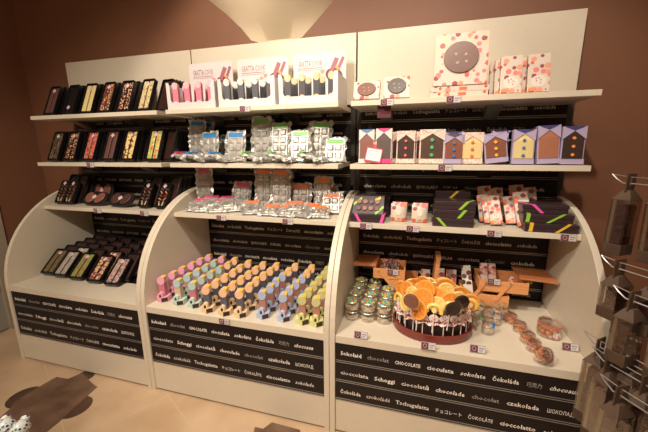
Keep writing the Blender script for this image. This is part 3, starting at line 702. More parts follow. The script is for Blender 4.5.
for u, v, args, kw, rot, lab in [
    (366, 163, (mb_('pinkish_slab', (.26, .11, .085)), cwhite, bluec, None, cwhite), dict(w=.070, h=.152), 0, 'shirt box with blue collar lining and milk slab, leftmost'),
    (383, 163, (mb_('greyish_slab', (.12, .085, .08)), cwhite, pinkc, None, pinkc), dict(w=.072, h=.155), 0, 'shirt box with magenta lining and grey-brown slab behind the red card'),
    (405, 163, (dsl, dotty, dotty, BR, dotty), dict(w=.080, h=.142), 0, 'dark shirt box with red buttons and dotted collar'),
    (431, 163, (mb_('brown_slab', (.085, .045, .03)), dotty, dotty, GR, dotty), dict(w=.105, h=.146), 0, 'wide dark shirt box with green buttons and dotted collar'),
    (453, 165, (msl, lilac, MATS['slate_card'], BL, lilac), dict(w=.080, h=.125), 0, 'milk chocolate shirt box with blue buttons and lilac base'),
    (471, 165, (wsl, dotty, dotty, BR, dotty), dict(w=.084, h=.130), 0, 'white chocolate shirt box with coral buttons and dotted collar'),
    (495, 165, (msl, lilac, lilac, YE, lilac), dict(w=.086, h=.122), -.13, 'tilted milk shirt box with yellow buttons and lilac card'),
    (522, 165, (wsl, lilac, navy, BL, lilac), dict(w=.080, h=.138), 0, 'white chocolate shirt box with blue buttons and lilac collar'),
    (546, 165, (mb_('caramel_slab', (.40, .16, .09)), lilac, navy, None, lilac), dict(w=.078, h=.150), -.05, 'caramel-coloured shirt box without buttons under shiny film'),
    (571, 165, (mb_('dark_slab_two', (.045, .024, .018)), lilac, navy, OR, lilac), dict(w=.080, h=.146), 0, 'dark shirt box with orange buttons and lilac collar, rightmost')]:
    yb = -.245; x, _ = up(u, v, yb-.03); s = make_shirt(*args, **kw); tag(s, lab, 'box of chocolate', G6)
    s.location = (x+(.006 if rot else 0), yb, Z2+.001+(.0815*abs(math.sin(rot))/2 if rot else 0)+.001); s.rotation_euler = (-.07, rot, 0)
# rows behind some of the shirt boxes
sb = Kind(lambda: make_shirt(dsl, lilac, navy, None, lilac, w=.08, h=.138)); sd = Kind(lambda: make_shirt(dsl, dotty, dotty, None, dotty, w=.08, h=.142))
for u, k, lab in [(400, sd, 'shirt box behind the one with red buttons'), (424, sd, 'shirt box behind the wide one with green buttons'), (452, sb, 'dark shirt box behind the blue-buttoned milk one'), (500, sb, 'shirt box behind the tilted yellow-buttoned one'), (516, sb, 'shirt box behind the white one with blue buttons'), (552, sb, 'shirt box behind the caramel-coloured one')]:
    x, _ = up(u, 163, -.21); k.put((x, -.185, Z2+.001), (-.06, 0, 0), lab, 'second row of shirt-shaped boxes')
rc = empty('promotion_card'); tag(rc, 'tilted red and white handwritten card before the leftmost shirt boxes', 'card')
MB().box(-.038, .038, -.0015, 0, 0, .105).build('card', mat('crimson_card', (.42, .02, .05), .45), rc)
MB().box(-.033, .033, -.0022, -.0015, .008, .062).build('note', mat('note_paper', (.72, .68, .68), .5), rc)
wr = MB()
for q, s_ in enumerate(('choklad', 'gluten', 'frei')): add_text(wr, s_, -.027, .046-.015*q, .05-.006*q, .008, -.0028, shear=.3)
wr = MB()
for q in range(3):
    wr.tube([(-.027+.0045*i, -.0026, .052-.015*q+.0025*math.sin(i*2.3+q)) for i in range(12)], .0006, 4)
wr.build('handwriting', mat('ink_blue', (.12, .15, .38), .6), rc)
MB().prism(ell(.008, .006, .0, .088), -.0022, -.0015).build('emblem', mat('gold_mark', (.75, .35, .15), .5), rc)
x, _ = up(372, 164, -.288); rc.location = (x, -.285, Z2+.0085); rc.rotation_euler = (-.25, .16, 0)

# ------------------------------------------------------------------ unit 3, shelf 3
dbox = mat('aubergine_box', (.040, .022, .026), .35); sheen = clear('box_sleeve', gloss=.05, rough=.1)
rib = {'green': mat('lime_ribbon', (.28, .52, .05), .4), 'pink': mat('pink_ribbon', (.78, .10, .36), .4), 'yellow': mat('gold_ribbon', (.72, .46, .04), .4)}
def ribbon_box(w, d, h, ribs, loc, lab, grp, rz=0):
    o = empty('ribboned_box', loc, (0, 0, rz)); tag(o, lab, 'box of chocolate', grp)
    MB().box(-w/2, w/2, 0, d, 0, h*.62).build('base', dbox, o, bevel=.0015)
    MB().box(-w/2-.002, w/2+.002, -.002, d, h*.55, h).build('lid', dbox, o, bevel=.0015)
    for c, xa, xb in ribs:     # a diagonal band over the front edge
        wd = .014
        m1 = MB().add([(xa-wd/2, -.0032, .002), (xa+wd/2, -.0032, .002), (xb+wd/2, -.0032, h), (xb-wd/2, -.0032, h), (xa-wd/2, -.002, .002), (xa+wd/2, -.002, .002), (xb+wd/2, -.002, h), (xb-wd/2, -.002, h)], [(0,1,2,3),(7,6,5,4),(0,4,5,1),(1,5,6,2),(2,6,7,3),(3,7,4,0)])
        s = xb-xa
        x2 = max(-w/2, min(w/2, xb+s*1.2)); yl = min(d, .05)
        m1.add([(xb-wd/2, -.002, h), (xb+wd/2, -.002, h), (x2+wd/2, yl, h), (x2-wd/2, yl, h), (xb-wd/2, -.002, h+.0012), (xb+wd/2, -.002, h+.0012), (x2+wd/2, yl, h+.0012), (x2-wd/2, yl, h+.0012)], [(3,2,1,0),(4,5,6,7),(0,1,5,4),(1,2,6,5),(2,3,7,6),(3,0,4,7)])
        m1.build('ribbon', rib[c], o)
    return o
G7 = 'dark aubergine boxes with bright ribbons on the right lower shelf'
x, _ = up(367, 220, -.28); x = max(x, 2.112)
ribbon_box(.155, .13, .040, [('pink', -.035, -.055), ('pink', .065, .075)], (x, -.29, Z3+.0005), 'dark box with pink ribbon, lowest in the stack under the praline window box', G7)
pb = empty('praline_window_box', (x, -.288, Z3+.0415)); tag(pb, 'dark box with eight round pralines in its window and green ribbons, on the left stack', 'box of chocolate')
MB().add([(-.074, 0, 0), (.074, 0, 0), (.074, .12, 0), (-.074, .12, 0), (-.074, .055, .078), (.074, .055, .078), (.074, .12, .078), (-.074, .12, .078)], [(0,3,2,1),(4,5,6,7),(0,1,5,4),(1,2,6,5),(2,3,7,6),(3,0,4,7)]).build('carton', dbox, pb, bevel=.0015)
ta = math.atan2(.055, .078)
for r in range(2):
    for c in range(4):
        pr = MB().at(-.044+.029*c, .055*(.30+.36*r)-.0005, .078*(.30+.36*r), -ta, 0, 0).prism(ell(.0125, .0125, n=14), -.006, .002).build('praline', mat('praline_brown', (.27, .11, .08), .4) if (r+c) % 3 else mat('praline_dark', (.12, .045, .04), .4), pb, bevel=.002)
for c, x0_, z0_, x1_, z1_ in (('green', -.072, .045, -.035, .074), ('green', .035, .008, .072, .04), ('yellow', .030, .065, .055, .078)):
    f0, f1 = z0_/.078, z1_/.078
    MB().add([(x0_, .055*f0-.002, z0_), (x0_+.003, .055*(f0-.14)-.002, z0_-.011), (x1_+.003, .055*(f1-.14)-.002, z1_-.011), (x1_, .055*f1-.002, z1_)], [(0, 1, 2, 3)]).build('ribbon', rib[c], pb)
ribbon_box(.14, .10, .05, [('green', -.03, -.05)], (x+.02, -.150, Z3+.0005), 'dark box with green ribbon behind the praline window box', G7)
ribbon_box(.14, .10, .05, [('green', -.02, -.045)], (x+.02, -.150, Z3+.0515), 'dark box with green ribbon, upper one behind the praline window box', G7)
pk = Kind(make_floral_bar(.066, .085, .02))
def pouch():
    t = empty('floral_pouch'); t['category'] = 'pouch'
    N = 8; mbp = MB(); w, h = .066, .085
    vs = []; fs = []
    for i in range(N+1):
        for j in range(N+1):
            a, b_ = i/N, j/N; puff = .016*math.sin(PI*a)**.6*math.sin(PI*b_)**.6 if 0 < a < 1 and 0 < b_ < 1 else 0
            vs.append((-w/2+w*a, -.012-puff, h*b_))
    M_ = len(vs)
    for i in range(N):
        for j in range(N): k = i*(N+1)+j; fs.append((k, k+N+1, k+N+2, k+1))
    vs += [(x_, -.012+(-.012-y_), z_) for x_, y_, z_ in vs]
    fs += [tuple(M_+q for q in reversed(f)) for f in fs]
    mbp.add(vs, fs).build('bag', paper, t, True)
    MB().box(-w*.42, w*.42, -.014, -.010, h, h+.016).build('clear_top', film, t)
    MB().prism(ell(.012, .012, .002, .042, 12), -.0285, -.0265).build('label', MATS['pale_floral_label'], t)
    return t
pk = Kind(pouch)
for u, yb, lab in [(398, -.225, 'small floral pouch left of its neighbour, beside the praline box'), (419, -.23, 'small floral pouch right of its neighbour, beside the dark stack')]:
    x, _ = up(u, 220, yb); pk.put((x, yb, Z3+.001), (-.15, 0, 0), lab, 'small floral pouches', (1.05, 1, 1))
    pk.put((x+.004, yb+.045, Z3+.001), (-.12, 0, 0), lab.replace('small floral pouch', 'floral pouch hidden behind the one'), 'small floral pouches')
x, _ = up(452, 228, -.28)
for q, (rb, l_) in enumerate([([('green', -.03, -.062)], 'bottom'), ([('green', .02, .045)], 'middle'), ([('green', .02, .05)], 'top')]):
    ribbon_box(.168, .11, .037, rb, (x+.003*q, -.287+.004*q, Z3+.0005+.0378*q), 'dark box with lime ribbon, %s of the front stack beside the floral pouches' % l_, G7)
for q in range(4): ribbon_box(.15, .10, .035, [('yellow', -.01, .02)] if q == 3 else [], (x+.005, -.16, Z3+.0005+.036*q), 'dark box in the stack behind the lime-ribboned one, %s from the bottom' % ORD[q], G7)
fk2 = Kind(make_floral_bar(.058, .160, .016))
G8 = 'floral chocolate bars piled on the right lower shelf'
for u, yb, ln, s_, lab in [(496, -.225, .55, .85, 'floral bar at the front left of the pile'), (489, -.20, .5, .8, 'floral bar peeking left of the front pile'), (484, -.17, .45, .8, 'floral bar furthest left in the pile'),
                       (511, -.19, .5, .8, 'floral bar between the two front bars'), (525, -.235, .55, 1.0, 'floral bar at the front right of the pile'), (485, -.11, .2, 1.0, 'upright floral bar behind the left bars'),
                       (497, -.11, .2, .95, 'upright floral bar behind the front left bar'), (517, -.11, .2, 1.05, 'upright floral bar behind the middle bars'), (530, -.13, .25, 1.0, 'upright floral bar behind the front right bar')]:
    x, _ = up(u, 228, yb); fk2.put((x, yb, Z3+.0065), (-ln, -.12, .0), lab, G8, (s_, 1, s_))
x = 2.868
for q, (rb, l_, dx, dy, w_) in enumerate([([('yellow', .02, .06), ('yellow', -.075, -.072)], 'bottom', 0, 0, .190), ([('green', .0, .05), ('green', -.075, -.072)], 'middle', -.012, .012, .180), ([('pink', -.01, -.045)], 'top', -.020, .03, .165)]):
    ribbon_box(w_, .15, .036, rb, (x+dx, -.298+dy, Z3+.0005+.0368*q), 'dark ribboned box, %s of the stack at the right end of the right lower shelf' % l_, G7)
ribbon_box(.15, .09, .05, [('green', .0, .03)], (x-.02, -.105, Z3+.0005), 'dark box behind the ribboned stack at the right end', G7)
ribbon_box(.15, .09, .05, [('green', .0, .03)], (x-.02, -.105, Z3+.0515), 'upper dark box behind the ribboned stack at the right end', G7)

# ------------------------------------------------------------------ unit 3 counter: jars of sprinkles
cand = spotted('sprinkle_mix', (.45, .40, .20), [(.02, .42, .48), (.80, .35, .05), (.18, .48, .10), (.70, .10, .15), (.75, .60, .10)], 110, .95, .4)
cookies = spotted('pale_sweets', (.55, .42, .30), [(.70, .62, .50), (.50, .25, .12), (.62, .50, .36)], 90, .6, .5)
def make_jar():
    t = empty('sprinkle_jar'); t['category'] = 'jar'
    MB().lathe([(.030, 0), (.0345, .003), (.036, .012), (.036, .030), (.034, .0355)], 20, caps=False).build('glass_body', glass, t, True)
    MB().lathe([(.0335, .0365), (.035, .038), (.035, .041), (.0335, .0425), (.032, .039), (.0335, .0365)], 20, caps=False).build('lid_rim', mat('pale_metal', (.55, .53, .48), .3, .8), t, True)
    sweets = MB(); rnd = random.Random(3)
    for _ in range(16):
        a = rnd.uniform(0, 2*PI); r = .026*math.sqrt(rnd.random())
        sweets.at(r*math.cos(a), r*math.sin(a), .037+rnd.uniform(0, .003)).lathe([(0, -.006), (.005, -.004), (.007, 0), (.005, .004), (0, .006)], 7)
    sweets.build('candy_top', cand, t, True)['kind'] = 'stuff'
    f_ = MB().lathe([(0, .003), (.030, .003), (.032, .01), (.032, .016), (0, .018)], 16).build('candy_fill', cookies, t, True)
    return t
jk = Kind(make_jar)
G9 = 'stacked glass jars of colourful candy at the left of the right counter'
x0, y0 = on(360, 331, ZC)
for c in range(3):
    for r in range(4):
        for s in range(2 if r < 3 or c < 2 else 0):
            jk.put((2.066+.0745*c+.001*r, -.405+.002*c+.083*r, ZC+.0005+.0485*s), (0, 0, c+r*1.3+s), '%s candy jar, %s row from the front in the %s jar column' % ('upper' if s else 'lower', ORD[r], ORD[c]), G9)

# ------------------------------------------------------------------ lollipop basket
LX, LY = 2.422, -.405
bk = empty('lollipop_basket', (LX, LY, ZC+.0006)); tag(bk, 'oval maroon tray with dark chocolate block holding citrus lollipops', 'basket')
maroon = mat('maroon_lacquer', (.20, .035, .025), .3)
MB().lathe([(.0, .004), (.128, .004), (.130, .022)], 40, 0, 1.18, .92).lathe([(.128, 0), (.138, .002), (.142, .036), (.136, .038), (.130, .012)], 40, 0, 1.18, .92).build('tray', maroon, bk, True)
MB().lathe([(.118, .006), (.120, .088), (.0, .091)], 40, 0, 1.18, .92).build('dark_block', noisy('chocolate_block', (.022, .010, .010), (.05, .018, .016), 30, .35, (1, 1, .1)), bk, True)
doily = spotted('red_dotted_paper', (.76, .66, .62), [(.60, .05, .06), (.66, .12, .10)], 110, .42, .6)
fr = MB(); nn = 60; vs = []; 
for i in range(nn):
    a = 2*PI*i/nn; r0 = .110; r1 = .136+.005*math.sin(i*1.7); z1 = .082+.006*math.sin(i*2.1)
    vs += [(r0*1.18*math.cos(a), r0*.92*math.sin(a), .092), (r1*1.18*math.cos(a), r1*.92*math.sin(a), z1)]
fr.add(vs, [(2*i, 2*i+1, (2*i+3) % (2*nn), (2*i+2) % (2*nn)) for i in range(nn)]).build('paper_frill', doily, bk)
def segm(base, rim):
    return base
oslice = spotted('orange_slice', (.80, .27, .03), [(.85, .34, .06), (.78, .22, .03)], 60, .4, .3)
yslice = spotted('lemon_slice', (.82, .55, .10), [(.85, .66, .22), (.80, .48, .08)], 60, .4, .3)
pith = mat('citrus_pith', (.82, .62, .26), .4); opith = mat('orange_rind', (.84, .36, .07), .4)
stickm = mat('white_stick', (.75, .70, .64), .5)
def make_lolly(flesh, rind, R=.037):
    def f():
        t = empty('citrus_lollipop'); t['category'] = 'lollipop'
        MB().lathe([(.0022, -.085), (.0022, -R*.8)], 8).build('stick', stickm, t)
        MB().torus(R, .005, 24, 6).build('rind', rind, t, True)
        g = MB()
        for q in range(8):
            a = 2*PI*q/8; P = [(.004*math.cos(a+PI/8), .004*math.sin(a+PI/8))]+[((R-.005)*math.cos(a+b_), (R-.005)*math.sin(a+b_)) for b_ in (.07, .25, .45, .65, .72)]
            g.prism(P, -.0035, .0035)
        g.build('slice', flesh, t, bevel=.0008)
        MB().prism(ell(R*.95, R*.95, n=20), -.0022, .0022).build('membrane', rind, t)
        return t
    return f
def make_halfring():
    t = empty('lemon_ring_lollipop'); t['category'] = 'lollipop'
    MB().lathe([(.0022, -.085), (.0022, 0)], 8).build('stick', stickm, t)
    MB().torus(.026, .0065, 20, 8, 0, -.25, PI+.25).build('curved_slice', yslice, t, True)
    MB().torus(.0315, .0035, 20, 6, 0, -.25, PI+.25).build('rind', pith, t, True)
    MB().prism(ell(.010, .010, 0, .004, 12), -.003, .003).build('membrane', pith, t)
    return t
def make_choclolly():
    t = empty('chocolate_lollipop'); t['category'] = 'lollipop'
    MB().lathe([(.0022, -.045), (.0022, -.02)], 8).build('stick', stickm, t)
    MB().prism(ell(.026, .026, n=24), -.006, .006).build('disc', t_ch, t, bevel=.003)
    MB().torus(.020, .0025, 20, 5).build('swirl', t_ch2, t, True)
    MB().prism(ell(.034, .034, n=24), -.009, .009).build('cellophane', film, t, bevel=.004)
    return t
lo, ly_, lh = Kind(make_lolly(oslice, opith)), Kind(make_lolly(yslice, pith, .030)), Kind(make_halfring)
G10 = 'citrus lollipops standing in the oval maroon basket'
rnd = random.Random(11); nL = 0
rings = [(.124, 15, .142, -.95), (.088, 12, .165, -.6), (.045, 7, .182, -.3)]
names = ['outer', 'middle', 'inner']
for ri, (rr, n_, hz, tilt) in enumerate(rings):
    for i in range(n_):
        a = -PI/2+2*PI*i/n_+.12*ri
        x = LX+rr*1.22*math.cos(a); y = LY+rr*.95*math.sin(a); front = math.sin(a) < -.2
        k = lh if (ri == 0 and i in (0, 1, 3, 12)) else (lo if (i+ri) % 2 == 0 else ly_)
        if ri == 0 and i in (2, 11): continue
        k.put((x, y, ZC+hz+rnd.uniform(-.012, .012)), (-.25*math.sin(-a), .22*math.cos(a), -.25+rnd.uniform(-.35, .35)-.35*math.cos(a)*-1*(-1)*-1),
              '%s lollipop, %s around the %s ring of the basket' % ({lo: 'orange slice', ly_: 'lemon slice', lh: 'curved lemon'}[k], ORD[i % 10]+(' again' if i > 9 else ''), names[ri]), G10)
t_ch, t_ch2 = mat('brown_lolly', (.22, .08, .055), .25, coat=.5), mat('brown_lolly_swirl', (.30, .12, .09), .3)
c1 = make_choclolly(); tag(c1, 'milk chocolate lollipop in cellophane at the front left of the basket', 'lollipop', G10)
py = -.545; x, z = up(411, 301, py); c1.location = (x, py, z); c1.rotation_euler = (.1, 0, -.2); c1.scale = (1.15,)*3
t_ch, t_ch2 = mat('black_lolly', (.03, .015, .015), .25), mat('black_lolly_swirl', (.07, .035, .03), .25)
for q, (u, v, yy, l_) in enumerate([(453, 309, -.555, 'front'), (462, 302, -.515, 'rear')]):
    c2 = make_choclolly(); tag(c2, 'dark chocolate lollipop in cellophane, %s one of the pair at the basket right' % l_, 'lollipop', G10)
    x, z = up(u, v, yy); c2.location = (x, yy, z); c2.rotation_euler = (.1, 0, .3); c2.scale = (1.1,)*3
sk2 = Kind(lambda: tagl())
def tagl():
    t = empty('paper_lollipop'); t['category'] = 'lollipop'
    MB().lathe([(.002, 0), (.002, .062)], 8).build('stick', stickm, t)
    MB().at(0, 0, .075).prism(ell(.020, .015, n=14), -.003, .003).build('paper_wrap', doily, t, bevel=.001)
    return t
for i in range(11):
    a = -PI*.93+PI*.86*i/10; r = .1285
    sk2.put((LX+r*1.18*math.cos(a), LY+r*.92*math.sin(a), ZC+.036), (0, 0, a+PI/2), 'dotted paper lollipop on a white stick, %s from the left round the basket front' % (ORD[i] if i < 10 else 'eleventh'), 'paper wrapped lollipops round the basket rim')

# ------------------------------------------------------------------ cantilever sewing box
sw = empty('cantilever_wooden_box', (2.45, -.12, ZC+.0006)); tag(sw, 'open orange beech cantilever sewing box with stepped trays displaying sweets', 'wooden box')
def wtray(x0, x1, z0, z1, y0=-.075, y1=.085, t=.007):
    MB().box(x0, x1, y0, y1, z0, z0+t).box(x0, x1, y0, y0+t, z0+t, z1).box(x0, x1, y1-t, y1, z0+t, z1).box(x0, x0+t, y0+t, y1-t, z0+t, z1).box(x1-t, x1, y0+t, y1-t, z0+t, z1).build('tray', wood, sw, bevel=.001)
wtray(-.14, .13, .001, .062)
wtray(-.235, -.09, .068, .118)
wtray(.12, .325, .035, .092)
wtray(-.315, -.155, .122, .175)
wtray(.19, .40, .110, .165)
for x0, x1, z, a in ((-.42, -.30, .180, -.04), (.36, .515, .180, .05)):
    MB().at((x0+x1)/2, 0, z, 0, a, 0).box(-(x1-x0)/2, (x1-x0)/2, -.075, .085, 0, .010).build('lid', noisy('wood_lid', (.40, .13, .045), (.52, .20, .08), 12, .4, (1, 14, 1)), sw, bevel=.001)
def arm(xa, za, xb, zb):
    L = math.hypot(xb-xa, zb-za); a = math.atan2(zb-za, xb-xa)
    o = MB().at(xa, -.0765, za, 0, -a, 0).box(-.008, L+.008, -.005, 0, -.008, .008).build('hinge_arm', wood, sw, bevel=.001)
    MB().at(xa, -.0815, za).prism(ell(.004, .004, n=10), -.002, 0).at(xb, -.0815, zb).prism(ell(.004, .004, n=10), -.002, 0).build('screw', steel, o)
for a in ((.140, .020, .215, .160), (.250, .045, .320, .160), (.05, .020, .135, .085), (-.10, .02, -.20, .160), (-.05, .03, -.11, .11), (-.215, .085, -.285, .165)): arm(*a)
for y in (-.05, .06):
    MB().at(-.01, y, .05, 0, .06, 0).box(-.010, .010, -.006, .006, 0, .195).build('handle_post', wood if y < 0 else MATS['wood_lid'], sw, bevel=.002)
MB().box(-.010, .016, -.05, .06, .235, .250).build('handle_bar', wood, sw, bevel=.003)
# things standing in its trays
bp = Kind(make_floral_bar(.042, .13, .014)); G11 = 'sweets standing in the trays of the wooden box'
sp2 = spotted('round_print_card', (.72, .66, .58), [(.06, .03, .03), (.16, .06, .04)], 34, .42, .5)
lb = empty('long_print_box', (2.608, -.135, ZC+.048), (-.30, -.14, 0)); tag(lb, 'tall cream box with dark round prints leaning in the wooden tray', 'box of chocolate', G11)
MB().box(-.022, .022, -.018, 0, 0, .155).build('carton', sp2, lb, bevel=.001)
MB().box(-.017, .017, -.019, -.018, .012, .06).build('label', MATS['pale_floral_label'], lb)
for x, y, z, lean, s_, lab in [(2.675, -.11, ZC+.118, .5, .75, 'floral bar in the upper right wooden tray, nearest the tall cream box'), (2.715, -.10, ZC+.118, .6, .75, 'floral bar in the middle of the upper right wooden tray'), (2.79, -.13, ZC+.118, .1, .42, 'short floral bar by the right wooden lid'),
                            (2.40, -.07, ZC+.009, .3, 1.0, 'floral bar standing behind the lollipops, left one'), (2.47, -.07, ZC+.009, .3, 1.1, 'floral bar standing behind the lollipops, right of the handle'), (2.53, -.08, ZC+.009, .4, 1.1, 'floral bar leaning right of the wooden handle')]:
    bp.put((x, y, z), (-lean, 0, 0), lab, G11, (s_*1.1, 1, s_))
bagc = spotted('brown_white_sweets', (.20, .10, .07), [(.55, .42, .32), (.30, .12, .08), (.08, .03, .03)], 70, .5, .4)
def make_bag():
    t = empty('clear_sweet_bag'); t['category'] = 'bag of sweets'
    MB().lathe([(0, 0), (.026, .004), (.032, .02), (.028, .042), (.010, .055), (.004, .060)], 14, 0, 1, .7).build('sweets', bagc, t, True)
    MB().lathe([(0, -.001), (.029, .002), (.035, .02), (.031, .044), (.008, .062), (.020, .082), (.022, .084)], 12, 0, 1, .7).build('clear_bag', film, t, True)
    MB().at(0, 0, .058).lathe([(.007, 0), (.009, .003), (.007, .006)], 10).build('tie', rib['pink'], t)
    return t
bg = Kind(make_bag)
for x, y, lab in [(2.188, -.12, 'clear bag of brown and white sweets in the left wooden tray'), (2.245, -.10, 'clear bag of sweets at the right of the left wooden tray'), (2.215, -.07, 'clear bag of sweets at the back of the left wooden tray')]:
    bg.put((x, y, ZC+.1315), (0, 0, 0), lab, 'clear bags of sweets in the wooden box', (.82, .82, .9))
x, z = 2.235, ZC+.165; tagK.put((x, -.2005, z+.012), (0, 0, 0), 'price tag fixed on the left tray of the wooden box', TG); tagK.put((2.70, -.2005, ZC+.177), (0, 0, 0), 'price tag fixed on the upper right tray of the wooden box', TG)

# ------------------------------------------------------------------ small bottles and clip jars
coral = mat('coral_sweets', (.62, .16, .10), .4)
def make_bottle(cap):
    def f():
        t = empty('sweet_bottle'); t['category'] = 'bottle'
        MB().lathe([(.020, 0), (.0235, .004), (.0235, .050), (.018, .060), (.016, .066)], 18, caps=False).build('glass_body', glass, t, True)
        MB().lathe([(.017, .066), (.019, .068), (.019, .076), (.010, .079), (0, .079)], 18).build('stopper', glass, t, True)
        g = MB()
        for q in range(4): g.lathe([(.019, .003+.009*q), (.0208, .006+.009*q), (.019, .010+.009*q)], 16)
        g.build('sweet_layers', cookies if cap != 'coral' else coral, t, True)
        MB().at(.018, -.014, .045, 0, 0, .6).box(-.004, .004, -.004, .0, -.012, .014).build('ribbon', mat('ribbon_'+cap, {'blue': (.02, .22, .60), 'green': (.20, .50, .08), 'yellow': (.75, .48, .05)}[cap], .4), t)
        return t
    return f
bo = {c: Kind(make_bottle(c)) for c in ('blue', 'green', 'yellow')}
for i, (u, v, c) in enumerate([(487, 333, 'blue'), (473, 325, 'green'), (487, 322, 'blue'), (495, 324, 'blue'), (478, 314, 'green'), (492, 314, 'yellow'), (466, 316, 'blue'), (500, 316, 'yellow')]):
    x, y = on(u, v, ZC); y = min(y, -.232)
    bo[c].put((x, y, ZC+.0005), (0, 0, i*.3), 'small stoppered glass bottle with %s ribbon, %s' % (c, ['nearest the front', 'left of the front one', 'just behind the front one', 'right of the front one', 'middle of the group', 'behind towards the wooden box', 'beside the lollipop basket', 'rightmost of the group'][i]), 'small glass bottles of sweets right of the basket')
def make_clip():
    t = empty('clip_jar'); t['category'] = 'jar'
    MB().lathe([(.030, 0), (.036, .004), (.037, .034), (.032, .042)], 20, caps=False).build('glass_body', glass, t, True)
    MB().lathe([(.030, .003), (.033, .008), (.033, .028), (0, .032)], 18).build('sweets', coral_mix, t, True)
    MB().lathe([(.033, .0425), (.036, .044), (.036, .047), (.033, .0485), (.033, .0425)], 22, caps=False).build('rubber_seal', mat('red_seal', (.55, .12, .08), .5), t, True)
    MB().lathe([(.035, .049), (.034, .056), (.022, .060), (0, .060)], 20).build('glass_lid', glass, t, True)
    MB().at(0, -.037, .020).tube([(-.008, 0, -.012), (-.010, -.003, .012), (0, -.004, .026), (.010, -.003, .012), (.008, 0, -.012)], .0011, 5).build('wire_clip', steel, t, True)
    lbm = MB().at(0, -.0378, .018).prism(ell(.013, .011, n=14), -.0012, .001).build('label', doily, t)
    return t
coral_mix = spotted('coral_candy_mix', (.50, .16, .10), [(.70, .45, .10), (.35, .10, .08), (.70, .60, .48)], 90, .5, .4)
cj = Kind(make_clip); G12 = 'small clip-top jars in a diagonal line on the right counter'
for i, (u, v, s_, tl) in enumerate([(538, 361, .95, 1.1), (527, 342, .95, 0), (519, 331, .9, 0), (510, 322, .9, 0), (502, 312, .85, 0), (533, 350, .9, 0), (497, 303, .8, 0)]):
    x, y = on(u, v, ZC); y = min(y, -.24 if i == 4 else -.10 if x > 2.82 else -.235)
    lab = 'clip-top jar with red seal, %s' % ['tipped on its side at the front of the line', 'just behind the pair at the front', 'third from the front', 'fourth from the front', 'fifth from the front', 'standing right behind the tipped jar', 'furthest back beside the wooden box'][i]
    cj.put((x, y, ZC+.0005+(.030 if tl else 0)), (tl, 0, .5) if tl else (0, 0, i*.6), lab, G12, (s_*.8, s_*.8, s_*.8))
x, y = on(568, 341, ZC); cj.put((min(x, 2.90), y+.03, ZC+.0005), (0, 0, .3), 'large clip-top jar with red seal at the right side of the counter', G12, (1.25, 1.25, 1.15))

# ------------------------------------------------------------------ hook rack at the right with hanging boxes
hd_ = Vector((-.52, .854, 0)).normalized(); pd = Vector((hd_.y, -hd_.x, 0))
rk = empty('hook_rack', (3.3, -1.0, 0)); tag(rk, 'dark metal grid rack with long wire hooks at the right edge', 'rack')
rkm = mat('dark_metal', (.05, .045, .04), .4, .7)
brackK = clear('hanging_box_film', (.8, .76, .72), gloss=.03, rough=.06, bump=.12)
barm = noisy('hanging_bar', (.045, .012, .014), (.08, .025, .025), 40, .35)
def make_hang(w, h, tier):
    def f():
        t = empty('hanging_chocolate_box'); t['category'] = 'hanging box'
        # clear sleeve between a kraft top and bottom, chocolate inside; hangs from its top at z = 0
        MB().add([(a*w/2, b_*.025, -.048) for a in (-1, 1) for b_ in (-1, 1)]+[(a*w*.2, b_*.010, -.018) for a in (-1, 1) for b_ in (-1, 1)], [(0, 1, 3, 2), (4, 6, 7, 5), (0, 2, 6, 4), (1, 5, 7, 3), (0, 4, 5, 1), (2, 3, 7, 6)]).build('kraft_top', kraft, t, bevel=.001)
        MB().box(-w/2, w/2, -.025, .025, -h, -h+.035).build('kraft_base', kraft, t, bevel=.002)
        MB().box(-w/2+.001, w/2-.001, -.0245, .0245, -h+.036, -.046).build('clear_sleeve', brackK, t)
        g = MB(); nb_ = 6; hh = (h-.100)/nb_
        for q in range(nb_): g.box(-w*.40, w*.40, -.015, .008, -h+.037+hh*q, -h+.037+hh*(q+.92))
        g.box(-w*.36, w*.36, -.012, .005, -h+.037, -.064).build('chocolate', barm, t)
        MB().box(-.022, .022, -.002, .002, -.020, -.004).box(-.022, -.007, -.002, .002, -.004, .027).box(.007, .022, -.002, .002, -.004, .027).box(-.022, .022, -.002, .002, .027, .034).build('header_flap', kraft, t)
        MB().box(-w*.47, -w*.44, .011, .020, -h+.036, -.046).build('pale_strip', mat('pale_strip', (.22, .17, .11), .5), t)
        return t
    return f
hg = {'big': Kind(make_hang(.066, .225, 0)), 'small': Kind(make_hang(.07, .155, 0)), 'mid': Kind(make_hang(.066, .185, 0)), 'low': Kind(make_hang(.066, .26, 0))}
ang = math.atan2(hd_.y, hd_.x)-PI/2
hooks = [(612, 177, -.50, 'big', 'top', 3), (668, 178, -.52, 'big', 'top right', 3), (601, 258, -.60, 'small', 'middle', 2), (613, 288, -.70, 'mid', 'middle front', 3), (662, 262, -.60, 'big', 'middle right', 3),
         (583, 333, -.63, 'low', 'bottom left', 2), (592, 349, -.70, 'low', 'bottom centre', 2), (600, 377, -.80, 'low', 'bottom front', 3), (655, 350, -.68, 'low', 'bottom right', 3)]
tips = []
for u, v, y, *_ in hooks:
    x, z = up(u, v, y); tips.append(Vector((x, y, z)))
cpl = min(t.dot(hd_) for t in tips)-.32
loc = Vector(rk.location); s0 = min(t.dot(pd) for t in tips)-.06; s1 = max(t.dot(pd) for t in tips)+.10
def onp(sv, z): return hd_*cpl+pd*sv+Vector((0, 0, z))-loc
for sv in (s0, s1):
    MB().tube([onp(sv, .012), onp(sv, 1.35)], .010, 8).build('post', rkm, rk, True)
    MB().tube([onp(sv, .012)-hd_*.15, onp(sv, .012)+hd_*.15], .011, 8).build('foot', rkm, rk, True)
